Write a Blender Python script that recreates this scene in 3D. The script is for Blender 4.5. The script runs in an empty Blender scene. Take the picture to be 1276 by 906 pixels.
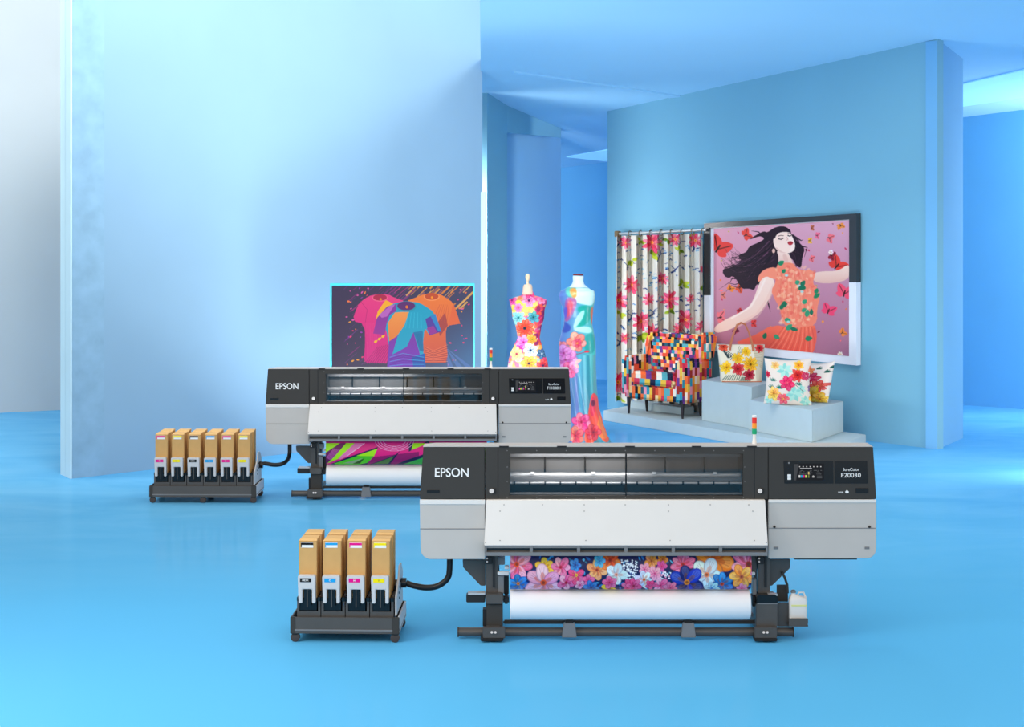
import bpy, bmesh, math, random
import numpy as np
from mathutils import Vector, Matrix
S = bpy.context.scene
COL = S.collection
# ------------------------------------------------------------------ view
F = 2200.0; CX = 638.0; HY = 264.0; H = 2.93
K = F / 2928.0
Y0 = H * F / 536.0
cam_d = bpy.data.cameras.new('camera'); cam = bpy.data.objects.new('camera', cam_d); COL.objects.link(cam)
cam.location = (0, 0, H); cam.rotation_euler = (math.pi / 2, 0, 0)
cam_d.sensor_width = 36; cam_d.lens = F / 1276 * 36; cam_d.shift_y = -(453 - HY) / 1276
cam_d.clip_end = 200
S.camera = cam
S.view_settings.view_transform = 'Standard'; S.view_settings.look = 'None'
S.view_settings.gamma = 1; S.view_settings.use_curve_mapping = False
S.view_settings.exposure = -0.13
w = bpy.data.worlds.new('world'); S.world = w; w.use_nodes = True
w.node_tree.nodes['Background'].inputs[0].default_value = (1.0, 0.945, 0.875, 1)
w.node_tree.nodes['Background'].inputs[1].default_value = 0.90


def area(name, loc, target, sx, sy, power, col=(1, 1, 1), spread=180):
    l = bpy.data.lights.new(name, 'AREA'); l.shape = 'RECTANGLE'; l.size = sx; l.size_y = sy
    l.energy = power; l.color = col; l.spread = math.radians(spread)
    o = bpy.data.objects.new(name, l); COL.objects.link(o); o.location = loc
    o.rotation_euler = (Vector(target) - Vector(loc)).to_track_quat('-Z', 'Y').to_euler()
    return o


sun = bpy.data.lights.new('sun', 'SUN'); sun.energy = 0.30; sun.angle = math.radians(35); sun.color = (1, .98, .95)
so = bpy.data.objects.new('sun', sun); COL.objects.link(so); so.location = (-5, 0, 12)
so.rotation_euler = (Vector((.5, .55, -1.05))).to_track_quat('-Z', 'Y').to_euler()
area('stage_fill', (0.9, 19.3, 6.7), (4.3, 23.0, 0.6), 1.2, 1.2, 230, (1, .95, .88))  # unseen area light, added to whiten the platform and plinth tops
area('left_wash_lamp', (-1.8, 13.0, 9.4), (-3.3, 21.2, 5.6), 2.5, 2.0, 310, (1, .98, .95), 75)
area('far_left_fill', (-7.8, 19.0, 8.2), (-8.6, 25.2, 5.2), 2.0, 1.5, 430, (1, .97, .93))  # added out of view, only to brighten the far left wall
area('front_wash_fill', (2.0, 15.6, 6.8), (2.5, 30, 3.6), 14.0, 1.6, 190, (1, .98, .95))  # unseen wide fill above the view, added to lift the back walls
area('ceiling_fill', (-1.0, 19.3, 0.5), (0.9, 22.6, 5.0), 2.6, .6, 150, (1, .97, .93))  # added fill hidden behind the far printer, lifts the ceiling
area('recess_fill', (-.95, 24.7, 2.4), (0.6, 29.5, 1.6), .4, 2.0, 165, (1, .97, .93))  # added fill hidden behind the long wall, brightens the recess
area('back_right_fill', (10.0, 24.6, 3.4), (7.0, 29.0, 2.6), 2.5, 2.5, 520, (1, .97, .93))  # added fill beyond the right edge of view, brightens the back wall
area('camera_side_fill', (0.0, 1.0, 5.0), (0.5, 16, 1.0), 12.0, 5.0, 250, (1, .95, .89))  # unseen neutral fill added on the camera side
area('left_side_fill', (-4.4, 9.0, 3.4), (0.2, 12.2, 0.9), 1.6, 2.0, 130, (1, .96, .90))  # unseen light added so the near printer is brighter at its left end
area('wall_foot_fill', (6.4, 19.2, 0.7), (5.0, 22.1, 0.7), .8, .8, 45, (1, .88, .76))  # added unseen light, pales the lower right of the stage wall


# ------------------------------------------------------------------ helpers
def P(px, py, Y): return Vector(((px - CX) / F * Y, Y, H - (py - HY) / F * Y))
def G(px, py, z=0.0):
    Y = (H - z) * F / (py - HY)
    return Vector(((px - CX) / F * Y, Y, z))
def lin1(c):
    c /= 255.0
    return c / 12.92 if c <= .04045 else ((c + .055) / 1.055) ** 2.4
def lin(c): return (lin1(c[0]), lin1(c[1]), lin1(c[2]), 1)


_m = {}
def mat(name, rgb, rough=.5, metal=0, spec=.3, var=.04, scale=6, bump=0, emit=0, coat=0):
    if name in _m: return _m[name]
    m = bpy.data.materials.new(name); m.use_nodes = True; nt = m.node_tree; b = nt.nodes['Principled BSDF']
    tc = nt.nodes.new('ShaderNodeTexCoord'); n = nt.nodes.new('ShaderNodeTexNoise')
    n.inputs['Scale'].default_value = scale; n.inputs['Detail'].default_value = 3
    nt.links.new(tc.outputs['Object'], n.inputs['Vector'])
    r = nt.nodes.new('ShaderNodeValToRGB'); c = lin(rgb)
    r.color_ramp.elements[0].position = .3; r.color_ramp.elements[1].position = .7
    r.color_ramp.elements[0].color = tuple(max(0, x * (1 - var)) for x in c[:3]) + (1,)
    r.color_ramp.elements[1].color = tuple(min(1, x * (1 + var)) for x in c[:3]) + (1,)
    nt.links.new(n.outputs['Fac'], r.inputs['Fac']); nt.links.new(r.outputs['Color'], b.inputs['Base Color'])
    b.inputs['Roughness'].default_value = rough; b.inputs['Metallic'].default_value = metal
    b.inputs['Specular IOR Level'].default_value = spec
    if coat: b.inputs['Coat Weight'].default_value = coat; b.inputs['Coat Roughness'].default_value = .1
    if emit:
        nt.links.new(r.outputs['Color'], b.inputs['Emission Color']); b.inputs['Emission Strength'].default_value = emit
    if bump:
        bp = nt.nodes.new('ShaderNodeBump'); bp.inputs['Strength'].default_value = bump; bp.inputs['Distance'].default_value = .01
        nt.links.new(n.outputs['Fac'], bp.inputs['Height']); nt.links.new(bp.outputs['Normal'], b.inputs['Normal'])
    _m[name] = m
    return m


def paint_mat(name, rough=.6, spec=.3, emit=0, sheen=0, metal=0, screen=False):
    if name in _m: return _m[name]
    m = bpy.data.materials.new(name); m.use_nodes = True; nt = m.node_tree; b = nt.nodes['Principled BSDF']
    a = nt.nodes.new('ShaderNodeAttribute'); a.attribute_name = 'paint'
    if screen: spec = .04; b.inputs['Base Color'].default_value = (.01, .01, .012, 1)
    else: nt.links.new(a.outputs['Color'], b.inputs['Base Color'])
    b.inputs['Roughness'].default_value = rough; b.inputs['Specular IOR Level'].default_value = spec
    b.inputs['Metallic'].default_value = metal
    if sheen: b.inputs['Sheen Weight'].default_value = sheen
    if emit:
        nt.links.new(a.outputs['Color'], b.inputs['Emission Color']); b.inputs['Emission Strength'].default_value = emit
    _m[name] = m
    return m


class MB:
    """collects polygons for ONE mesh"""
    def __init__(s): s.v = []; s.f = []; s.sm = False
    def poly(s, pts):
        i = len(s.v); s.v += [tuple(p) for p in pts]; s.f.append(tuple(range(i, i + len(pts)))); return s
    def box(s, x0, x1, y0, y1, z0, z1):
        i = len(s.v)
        s.v += [(x0, y0, z0), (x1, y0, z0), (x1, y1, z0), (x0, y1, z0), (x0, y0, z1), (x1, y0, z1), (x1, y1, z1), (x0, y1, z1)]
        s.f += [tuple(i + k for k in q) for q in ((0, 3, 2, 1), (4, 5, 6, 7), (0, 1, 5, 4), (1, 2, 6, 5), (2, 3, 7, 6), (3, 0, 4, 7))]
        return s
    def extrude(s, pts, vec):
        """pts: 3-D outline, vec: extrusion"""
        i = len(s.v); n = len(pts); vec = Vector(vec)
        s.v += [tuple(Vector(p)) for p in pts] + [tuple(Vector(p) + vec) for p in pts]
        s.f.append(tuple(range(i, i + n))); s.f.append(tuple(range(i + 2 * n - 1, i + n - 1, -1)))
        for k in range(n):
            a, b = i + k, i + (k + 1) % n
            s.f.append((a, a + n, b + n, b))
        return s
    def loft(s, rings, cap=True):
        i = len(s.v); n = len(rings[0])
        for r in rings: s.v += [tuple(p) for p in r]
        for j in range(len(rings) - 1):
            for k in range(n):
                a = i + j * n + k; b = i + j * n + (k + 1) % n
                s.f.append((a, b, b + n, a + n))
        if cap:
            s.f.append(tuple(range(i + n - 1, i - 1, -1)))
            s.f.append(tuple(range(i + (len(rings) - 1) * n, i + len(rings) * n)))
        s.sm = True
        return s
    def tube(s, pts, r, n=12, cap=True):
        pts = [Vector(p) for p in pts]; rings = []
        rr = r if isinstance(r, (list, tuple)) else [r] * len(pts)
        up = None
        for k, p in enumerate(pts):
            t = (pts[min(k + 1, len(pts) - 1)] - pts[max(k - 1, 0)]).normalized()
            if up is None: up = Vector((0, 0, 1)) if abs(t.z) < .9 else Vector((0, 1, 0))
            a = t.cross(up).normalized(); b = a.cross(t).normalized(); up = b
            rings.append([p + (a * math.cos(q) + b * math.sin(q)) * rr[k] for q in [2 * math.pi * j / n for j in range(n)]])
        return s.loft(rings, cap)
    def lathe(s, prof, c=(0, 0, 0), n=24):
        return s.loft([[(c[0] + r * math.cos(2 * math.pi * k / n), c[1] + r * math.sin(2 * math.pi * k / n), c[2] + z) for k in range(n)] for r, z in prof])
    def grid(s, fn, nu, nv):
        i = len(s.v)
        for a in range(nv + 1):
            for b in range(nu + 1): s.v.append(tuple(fn(b / nu, a / nv)))
        for a in range(nv):
            for b in range(nu):
                q = i + a * (nu + 1) + b
                s.f.append((q, q + nu + 1, q + nu + 2, q + 1))
        s.sm = True
        return s
    def build(s, name, m, parent=None, bevel=0, seg=2, smooth=None, col=None, normals=True):
        me = bpy.data.meshes.new(name); me.from_pydata([tuple(v) for v in s.v], [], s.f); me.update()
        if bevel or normals:
            bm = bmesh.new(); bm.from_mesh(me)
            if normals: bmesh.ops.recalc_face_normals(bm, faces=bm.faces)
            if bevel: bmesh.ops.bevel(bm, geom=bm.edges[:], offset=bevel, segments=seg, affect='EDGES', clamp_overlap=True)
            bm.to_mesh(me); bm.free()
        sm = s.sm if smooth is None else smooth
        if sm:
            for p in me.polygons: p.use_smooth = True
            try: me.set_sharp_from_angle(angle=math.radians(38))
            except Exception: pass
        if col is not None:
            at = me.color_attributes.new('paint', 'FLOAT_COLOR', 'POINT')
            at.data.foreach_set('color', np.asarray(col, dtype=np.float32).ravel())
        o = bpy.data.objects.new(name, me); COL.objects.link(o)
        me.materials.append(m)
        if parent is not None: o.parent = parent
        return o


def thing(name, label, cat, loc=(0, 0, 0), rz=0, group=None):
    o = bpy.data.objects.new(name, None); COL.objects.link(o); o.location = loc; o.rotation_euler = (0, 0, rz)
    o.empty_display_size = .1
    return tag(o, label, cat, group)
def tag(o, label, cat, group=None):
    o['label'] = label; o['category'] = cat
    if group: o['group'] = group
    return o
def struct(o): o['kind'] = 'structure'; return o


def text(name, body, m, parent, x0, x1, z0, z1, y, bold=0.0, fit=True):
    c = bpy.data.curves.new(name, 'FONT'); c.body = body; c.size = 1; c.extrude = .0; c.offset = bold; c.resolution_u = 4
    t = bpy.data.objects.new(name + '_t', c); COL.objects.link(t)
    dg = bpy.context.evaluated_depsgraph_get(); me = bpy.data.meshes.new_from_object(t.evaluated_get(dg))
    bpy.data.objects.remove(t); bpy.data.curves.remove(c)
    co = np.array([v.co[:] for v in me.vertices]); mn = co.min(0); mx = co.max(0)
    sx = (x1 - x0) / (mx[0] - mn[0]); sz = (z1 - z0) / (mx[1] - mn[1])
    for v in me.vertices:
        a, b = v.co.x, v.co.y
        v.co = (x0 + (a - mn[0]) * sx, y, z0 + (b - mn[1]) * sz)
    me.name = name; me.materials.clear(); me.materials.append(m)
    o = bpy.data.objects.new(name, me); COL.objects.link(o); o.parent = parent
    return o


# ------------------------------------------------------------------ pattern canvas
class Cv:
    """a pattern, in the frame of the cloth or print it belongs to"""
    def __init__(s, x0, y0, x1, y1, res, bg):
        s.x0, s.y0, s.res = x0, y0, res
        s.w = int((x1 - x0) * res) + 1; s.h = int((y1 - y0) * res) + 1
        s.a = np.zeros((s.h, s.w, 3), np.float32); s.a[:] = bg
        s.yy, s.xx = np.mgrid[0:s.h, 0:s.w]
        s.o = (0, 0, 1)
    def use(s, ox, oy, k): s.o = (ox, oy, k); return s
    def T(s, x, y):
        ox, oy, k = s.o
        return ((ox + x / k - s.x0) * s.res, (oy + y / k - s.y0) * s.res)
    def _mask(s, pts):
        pts = np.array([s.T(*p) for p in pts])
        a = np.floor(pts.min(0)).astype(int) - 1; b = np.ceil(pts.max(0)).astype(int) + 2
        xa, ya = max(a[0], 0), max(a[1], 0); xb, yb = min(b[0], s.w), min(b[1], s.h)
        if xa >= xb or ya >= yb: return None
        X = s.xx[ya:yb, xa:xb]; Y = s.yy[ya:yb, xa:xb]; ins = np.zeros(X.shape, bool)
        n = len(pts)
        for i in range(n):
            x1, y1 = pts[i]; x2, y2 = pts[(i + 1) % n]
            if y1 == y2: continue
            c = ((y1 > Y) != (y2 > Y)) & (X < (x2 - x1) * (Y - y1) / (y2 - y1) + x1)
            ins ^= c
        return (slice(ya, yb), slice(xa, xb), ins, X, Y)
    def poly(s, pts, c, al=1.0, c2=None, noise=0):
        m = s._mask(pts)
        if m is None: return s
        sy, sx, ins, X, Y = m; sub = s.a[sy, sx]
        col = np.array(c, np.float32)
        if c2 is not None:       # two-tone from the top of the shape to its bottom
            t = ((Y - Y.min()) / max(1, (Y.max() - Y.min())))[..., None]
            col = col * (1 - t) + np.array(c2, np.float32) * t
            col = col[ins]
        sub[ins] = sub[ins] * (1 - al) + col * al
        return s
    def blob(s, pts, c, al=1.0, c2=None, it=2):
        pts = [tuple(p) for p in pts]
        for _ in range(it):
            q = []
            for i in range(len(pts)):
                a, b = pts[i], pts[(i + 1) % len(pts)]
                q += [(a[0] * .75 + b[0] * .25, a[1] * .75 + b[1] * .25), (a[0] * .25 + b[0] * .75, a[1] * .25 + b[1] * .75)]
            pts = q
        return s.poly(pts, c, al, c2)
    def ell(s, cx, cy, rx, ry, c, rot=0, al=1.0, n=18):
        ca, sa = math.cos(rot), math.sin(rot)
        return s.poly([(cx + rx * math.cos(t) * ca - ry * math.sin(t) * sa, cy + rx * math.cos(t) * sa + ry * math.sin(t) * ca)
                       for t in [2 * math.pi * k / n for k in range(n)]], c, al)
    def line(s, pts, wd, c, al=1.0, taper=False):
        n = len(pts); L = []; R = []
        for i, p in enumerate(pts):
            a = pts[max(0, i - 1)]; b = pts[min(n - 1, i + 1)]
            dx, dy = b[0] - a[0], b[1] - a[1]; d = math.hypot(dx, dy) or 1
            h = wd / 2 * ((1 - i / (n - 1) * .85) if taper else 1)
            L.append((p[0] - dy / d * h, p[1] + dx / d * h)); R.append((p[0] + dy / d * h, p[1] - dx / d * h))
        return s.poly(L + R[::-1], c, al)
    def flower(s, cx, cy, r, n, c, cc, rot=0., c2=None, sq=1.0, wd=.62, cr=.17):
        g = random.Random(int(cx * 7 + cy * 13 + r)); wd = min(.95, wd * 5.2 / max(n, 4) + .12)
        mixc = lambda a, b, t: tuple(a[i] * (1 - t) + b[i] * t for i in range(3))
        for k in range(n):
            t = rot + 2 * math.pi * k / n + g.uniform(-.12, .12); q = r * g.uniform(.9, 1.08); b = c if k % 2 or not c2 else c2
            b = tuple(min(255, max(0, v * g.uniform(.93, 1.05))) for v in b); ct, st = math.cos(t), math.sin(t) * sq
            s.ell(cx + q * .56 * ct, cy + q * .56 * st, q * .5, q * wd * .56, mixc(b, (60, 20, 60), .25), t)
            s.ell(cx + q * .58 * ct, cy + q * .58 * st, q * .46, q * wd * .47, b, t)
            s.ell(cx + q * .70 * ct, cy + q * .70 * st, q * .28, q * wd * .32, mixc(b, (255, 255, 255), .28), t, .7)
            s.ell(cx + q * .32 * ct, cy + q * .32 * st, q * .28, q * wd * .2, mixc(b, cc, .55), t, .7)
            for e in (-.16, 0, .16): s.line([(cx + q * .15 * ct, cy + q * .15 * st), (cx + q * .85 * math.cos(t + e), cy + q * .85 * math.sin(t + e) * sq)], r * .035, mixc(b, (80, 10, 50), .4), .5)
        s.ell(cx, cy, r * cr, r * cr * sq, cc); s.ell(cx, cy, r * cr * .5, r * cr * sq * .5, mixc(cc, (30, 10, 10), .4))
        return s
    def blur(s, k=1):
        for _ in range(k):
            p = np.pad(s.a, ((1, 1), (1, 1), (0, 0)), 'edge')
            s.a = (p[:-2, 1:-1] + p[2:, 1:-1] + p[1:-1, :-2] + p[1:-1, 2:] + p[1:-1, 1:-1] * 2) / 6
        return s
    def leaf(s, x, y, l, wd, rot, c):
        ca, sa = math.cos(rot), math.sin(rot)
        pts = [(0, 0), (.3, .5), (.65, .42), (1, 0), (.65, -.42), (.3, -.5)]
        s.blob([(x + (a * l) * ca - b * wd * sa, y + a * l * sa + b * wd * ca) for a, b in pts], c, it=1)
        return s
    def sample(s, px, py):
        X = np.clip((np.asarray(px) - s.x0) * s.res, 0, s.w - 1.001); Y = np.clip((np.asarray(py) - s.y0) * s.res, 0, s.h - 1.001)
        xi = X.astype(int); yi = Y.astype(int); fx = (X - xi)[..., None]; fy = (Y - yi)[..., None]
        x2 = np.minimum(xi + 1, s.w - 1); y2 = np.minimum(yi + 1, s.h - 1)
        c = (s.a[yi, xi] * (1 - fx) + s.a[yi, x2] * fx) * (1 - fy) + (s.a[y2, xi] * (1 - fx) + s.a[y2, x2] * fx) * fy
        c = np.clip(c / 255.0, 0, 1)
        l = np.where(c <= .04045, c / 12.92, ((c + .055) / 1.055) ** 2.4)
        return np.concatenate([l, np.ones(l.shape[:-1] + (1,))], -1)


# ------------------------------------------------------------------ materials
M_DARK = mat('charcoal_panel', (61, 59, 57), .5, 0, .25, .02)
M_DARK2 = mat('black_plastic', (38, 38, 40), .4, 0, .3, .05)
M_BLACK = mat('gloss_black', (18, 18, 20), .2, 0, .4, .05)
M_STEEL = mat('grey_frame_metal', (86, 83, 81), .4, .2, .4, .05)
M_TRAYM = mat('mid_grey_metal', (128, 128, 130), .4, .2, .4, .04)
M_LIGHT = mat('light_grey_panel', (194, 190, 186), .5, 0, .25, .015)
M_WHITE = mat('white_panel', (228, 225, 222), .4, 0, .3, .01)
M_BRIGHT = mat('bright_metal', (200, 200, 202), .3, .3, .5, .03)
M_TXT = mat('white_lettering', (240, 240, 240), .5, 0, .2, .0)
M_HOSE = mat('black_rubber', (26, 26, 27), .35, 0, .4, .05, 40)
M_INNER = mat('inner_grey', (120, 120, 121), .5, 0, .3, .03)

# ------------------------------------------------------------------ room
def wall_mat(name, rgb, var=.05, scale=.7, rough=.7, spec=.1, bump=.05):
    return mat(name, rgb, rough, 0, spec, var, scale, bump)
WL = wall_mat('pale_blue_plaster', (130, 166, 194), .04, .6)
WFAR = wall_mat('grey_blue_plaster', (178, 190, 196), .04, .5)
WP = wall_mat('stage_wall_blue', (120, 178, 204), .03, .5)
WB = wall_mat('deep_blue_plaster', (112, 190, 240), .04, .5)
CONC = wall_mat('blue_concrete', (130, 168, 196), .09, 5, .8, .1, .3)
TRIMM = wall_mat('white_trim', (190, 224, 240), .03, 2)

def ceilZ(Y): return 5.04 - .105 * (Y / K - 29.2)
def wall(name, a, b, th, m, ztop=None, side=1):
    """vertical slab whose visible face runs from a to b on the floor"""
    a = Vector((a[0], a[1], 0)); b = Vector((b[0], b[1], 0)); d = (b - a).normalized(); n = Vector((-d.y, d.x, 0)) * th * side
    mb = MB(); c = [a, b, b + n, a + n]
    zt = [(ceilZ(p.y) if ztop is None else ztop) for p in c]
    i = len(mb.v); mb.v += [(p.x, p.y, 0) for p in c] + [(p.x, p.y, z) for p, z in zip(c, zt)]
    mb.f += [(0, 3, 2, 1), (4, 5, 6, 7), (0, 1, 5, 4), (1, 2, 6, 5), (2, 3, 7, 6), (3, 0, 4, 7)]
    return struct(mb.build(name, m))

# floor
fm = bpy.data.materials.new('blue_polished_floor'); fm.use_nodes = True; nt = fm.node_tree; b = nt.nodes['Principled BSDF']
tc = nt.nodes.new('ShaderNodeTexCoord'); mp = nt.nodes.new('ShaderNodeMapping'); mp.inputs['Scale'].default_value = (.35, .8, 1)
mp.inputs['Location'].default_value = (3.1, 1.7, 0)
n1 = nt.nodes.new('ShaderNodeTexNoise'); n1.inputs['Scale'].default_value = 1.6; n1.inputs['Detail'].default_value = 9; n1.inputs['Roughness'].default_value = .62
n1.inputs['Distortion'].default_value = .6
nt.links.new(tc.outputs['Object'], mp.inputs['Vector']); nt.links.new(mp.outputs[0], n1.inputs['Vector'])
cr = nt.nodes.new('ShaderNodeValToRGB'); cr.color_ramp.elements[0].position = .35; cr.color_ramp.elements[1].position = .72
cr.color_ramp.elements[0].color = lin((86, 168, 220)); cr.color_ramp.elements[1].color = lin((108, 184, 230))
nt.links.new(n1.outputs['Fac'], cr.inputs['Fac'])
# the near part of the floor is plain and even, the mottling starts further in
sx = nt.nodes.new('ShaderNodeSeparateXYZ'); mr = nt.nodes.new('ShaderNodeMapRange')
mr.inputs['From Min'].default_value = 13.0; mr.inputs['From Max'].default_value = 17.5
nt.links.new(tc.outputs['Object'], sx.inputs[0]); nt.links.new(sx.outputs['Y'], mr.inputs['Value'])
mx = nt.nodes.new('ShaderNodeMix'); mx.data_type = 'RGBA'; mx.inputs['A'].default_value = lin((95, 189, 246))
nt.links.new(mr.outputs[0], mx.inputs['Factor']); nt.links.new(cr.outputs['Color'], mx.inputs['B'])
nt.links.new(mx.outputs['Result'], b.inputs['Base Color'])
b.inputs['Roughness'].default_value = .9; b.inputs['Specular IOR Level'].default_value = 0
gl = nt.nodes.new('ShaderNodeBsdfGlossy'); gl.inputs['Roughness'].default_value = .12; gl.inputs['Color'].default_value = (.8, .9, 1, 1)
ms = nt.nodes.new('ShaderNodeMixShader'); ms.inputs[0].default_value = .10
mg = nt.nodes.new('ShaderNodeMath'); mg.operation = 'MULTIPLY_ADD'; mg.inputs[1].default_value = .09; mg.inputs[2].default_value = .03
nt.links.new(mr.outputs[0], mg.inputs[0]); nt.links.new(mg.outputs[0], ms.inputs[0])
nt.links.new(b.outputs[0], ms.inputs[1]); nt.links.new(gl.outputs[0], ms.inputs[2]); nt.links.new(ms.outputs[0], nt.nodes['Material Output'].inputs[0])
struct(MB().box(-14, 14, 4, 36, -.1, 0).build('floor', fm))

# ceiling (sloping down to the back)
ya, yb = 26.4 * K, 46 * K
mb = MB(); ye = G(601, 537).y + .05
mb.extrude([(x, y, ceilZ(y)) for x, y in ((-.36, ya), (14, ya), (14, yb), (-4.2, yb), (-4.2, ye + .3), (-.42, ye))], (0, 0, .15))
struct(mb.build('ceiling', wall_mat('ceiling_blue', (166, 218, 250), .02, .4)))

# left: far wall, pillar, long wall
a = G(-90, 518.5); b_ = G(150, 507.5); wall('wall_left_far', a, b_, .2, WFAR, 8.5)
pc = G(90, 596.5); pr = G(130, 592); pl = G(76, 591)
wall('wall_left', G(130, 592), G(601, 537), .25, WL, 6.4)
d = (pr - pc); e = (pl - pc)
mb = MB(); zt = ceilZ(pc.y) + .6
base = [pc, pr, pr + e, pl]
mb.extrude([(q.x, q.y, 0) for q in base], (0, 0, zt)); struct(mb.build('pillar_left', CONC))
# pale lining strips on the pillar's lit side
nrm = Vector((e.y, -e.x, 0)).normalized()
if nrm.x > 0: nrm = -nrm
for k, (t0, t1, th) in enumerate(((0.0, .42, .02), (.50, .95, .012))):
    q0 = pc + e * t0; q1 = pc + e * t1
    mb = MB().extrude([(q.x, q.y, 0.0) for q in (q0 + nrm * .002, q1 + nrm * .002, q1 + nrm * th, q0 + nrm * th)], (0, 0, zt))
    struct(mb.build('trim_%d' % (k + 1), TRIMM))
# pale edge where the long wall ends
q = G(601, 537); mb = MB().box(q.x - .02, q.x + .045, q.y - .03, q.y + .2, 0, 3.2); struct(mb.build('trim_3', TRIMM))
# middle recess walls
wall('wall_middle', G(607, 522), G(632, 513), .2, WP)
wall('wall_middle_recess', G(632, 507), G(699, 491), .2, wall_mat('recess_blue', (128, 180, 218), .03, .5))
q0 = G(632, 513); q1 = G(699, 497)
mb = MB(); zr = H + (264 - 165) / F * q0.y
mb.extrude([(q0.x, q0.y, zr), (q1.x, q1.y, zr), (q1.x, q1.y, ceilZ(q1.y)), (q0.x, q0.y, ceilZ(q0.y))], (0, .15, 0)); struct(mb.build('wall_middle_lintel', WP))
# back wall
wall('wall_back', G(600, 462), G(1400, 519), .2, WB)
# stage wall (the free-standing one behind the display)
WA = G(757, 509); WBp = G(1168, 560)
wall('wall_right', WA, WBp, .12, WP)
q = G(1168, 560); q2 = G(1200, 546)
mb = MB().extrude([(q.x, q.y, 0), (q2.x, q2.y, 0), (q2.x - .12, q2.y + .02, 0), (q.x - .12, q.y + .1, 0)], (0, 0, ceilZ(q.y) - .02))
struct(mb.build('wall_right_return', wall_mat('return_blue', (112, 176, 222), .03, .5)))
def wallY(px, off=0.0):
    """depth, along the ray of image column px, of the plane parallel to the stage wall and off metres before it"""
    d = (WBp - WA).normalized(); n = Vector((d.y, -d.x, 0)); n = n if n.y < 0 else -n
    A = WA + n * off; t = (px - CX) / F
    # X = t*Y ; (X-A.x)*n.x+(Y-A.y)*n.y=0
    return (A.x * n.x + A.y * n.y) / (t * n.x + n.y)
WN = Vector(((WBp - WA).y, -(WBp - WA).x, 0)).normalized()
if WN.y > 0: WN = -WN
# faint beam under the ceiling and two lit ceiling panels
def onceil(px, py, drop=0):
    lo, hi = 15.0, 45.0
    for _ in range(50):
        m_ = (lo + hi) / 2
        if H + (264 - py) / F * m_ > ceilZ(m_) - drop: hi = m_
        else: lo = m_
    return P(px, py, lo)
a = onceil(640, 88); c = onceil(862, 121)
a.z = ceilZ(a.y); c.z = ceilZ(c.y)
MBb = MB().extrude([a, c, c + Vector((0, .25, -.02)), a + Vector((0, .25, -.02))], (0, 0, -.025)); struct(MBb.build('trim_4', _m['ceiling_blue']))
M_LP = mat('lit_ceiling_panel', (150, 216, 250), .6, 0, .1, .0, 1, 0, .45)
for pts, lb in (([(1200, 105), (1300, 82), (1300, 118), (1200, 133)], 'pale blue rectangular lit panel in the ceiling at the right edge'),
                ([(706, 196), (757, 187), (757, 201.5)], 'small pale triangular sliver of lit ceiling panel above the dresses')):
    q = [onceil(x, y, .02) for x, y in pts]
    tag(MB().extrude(q, (0, 0, .015)).build('ceiling_light', M_LP), lb, 'ceiling light')
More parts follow.
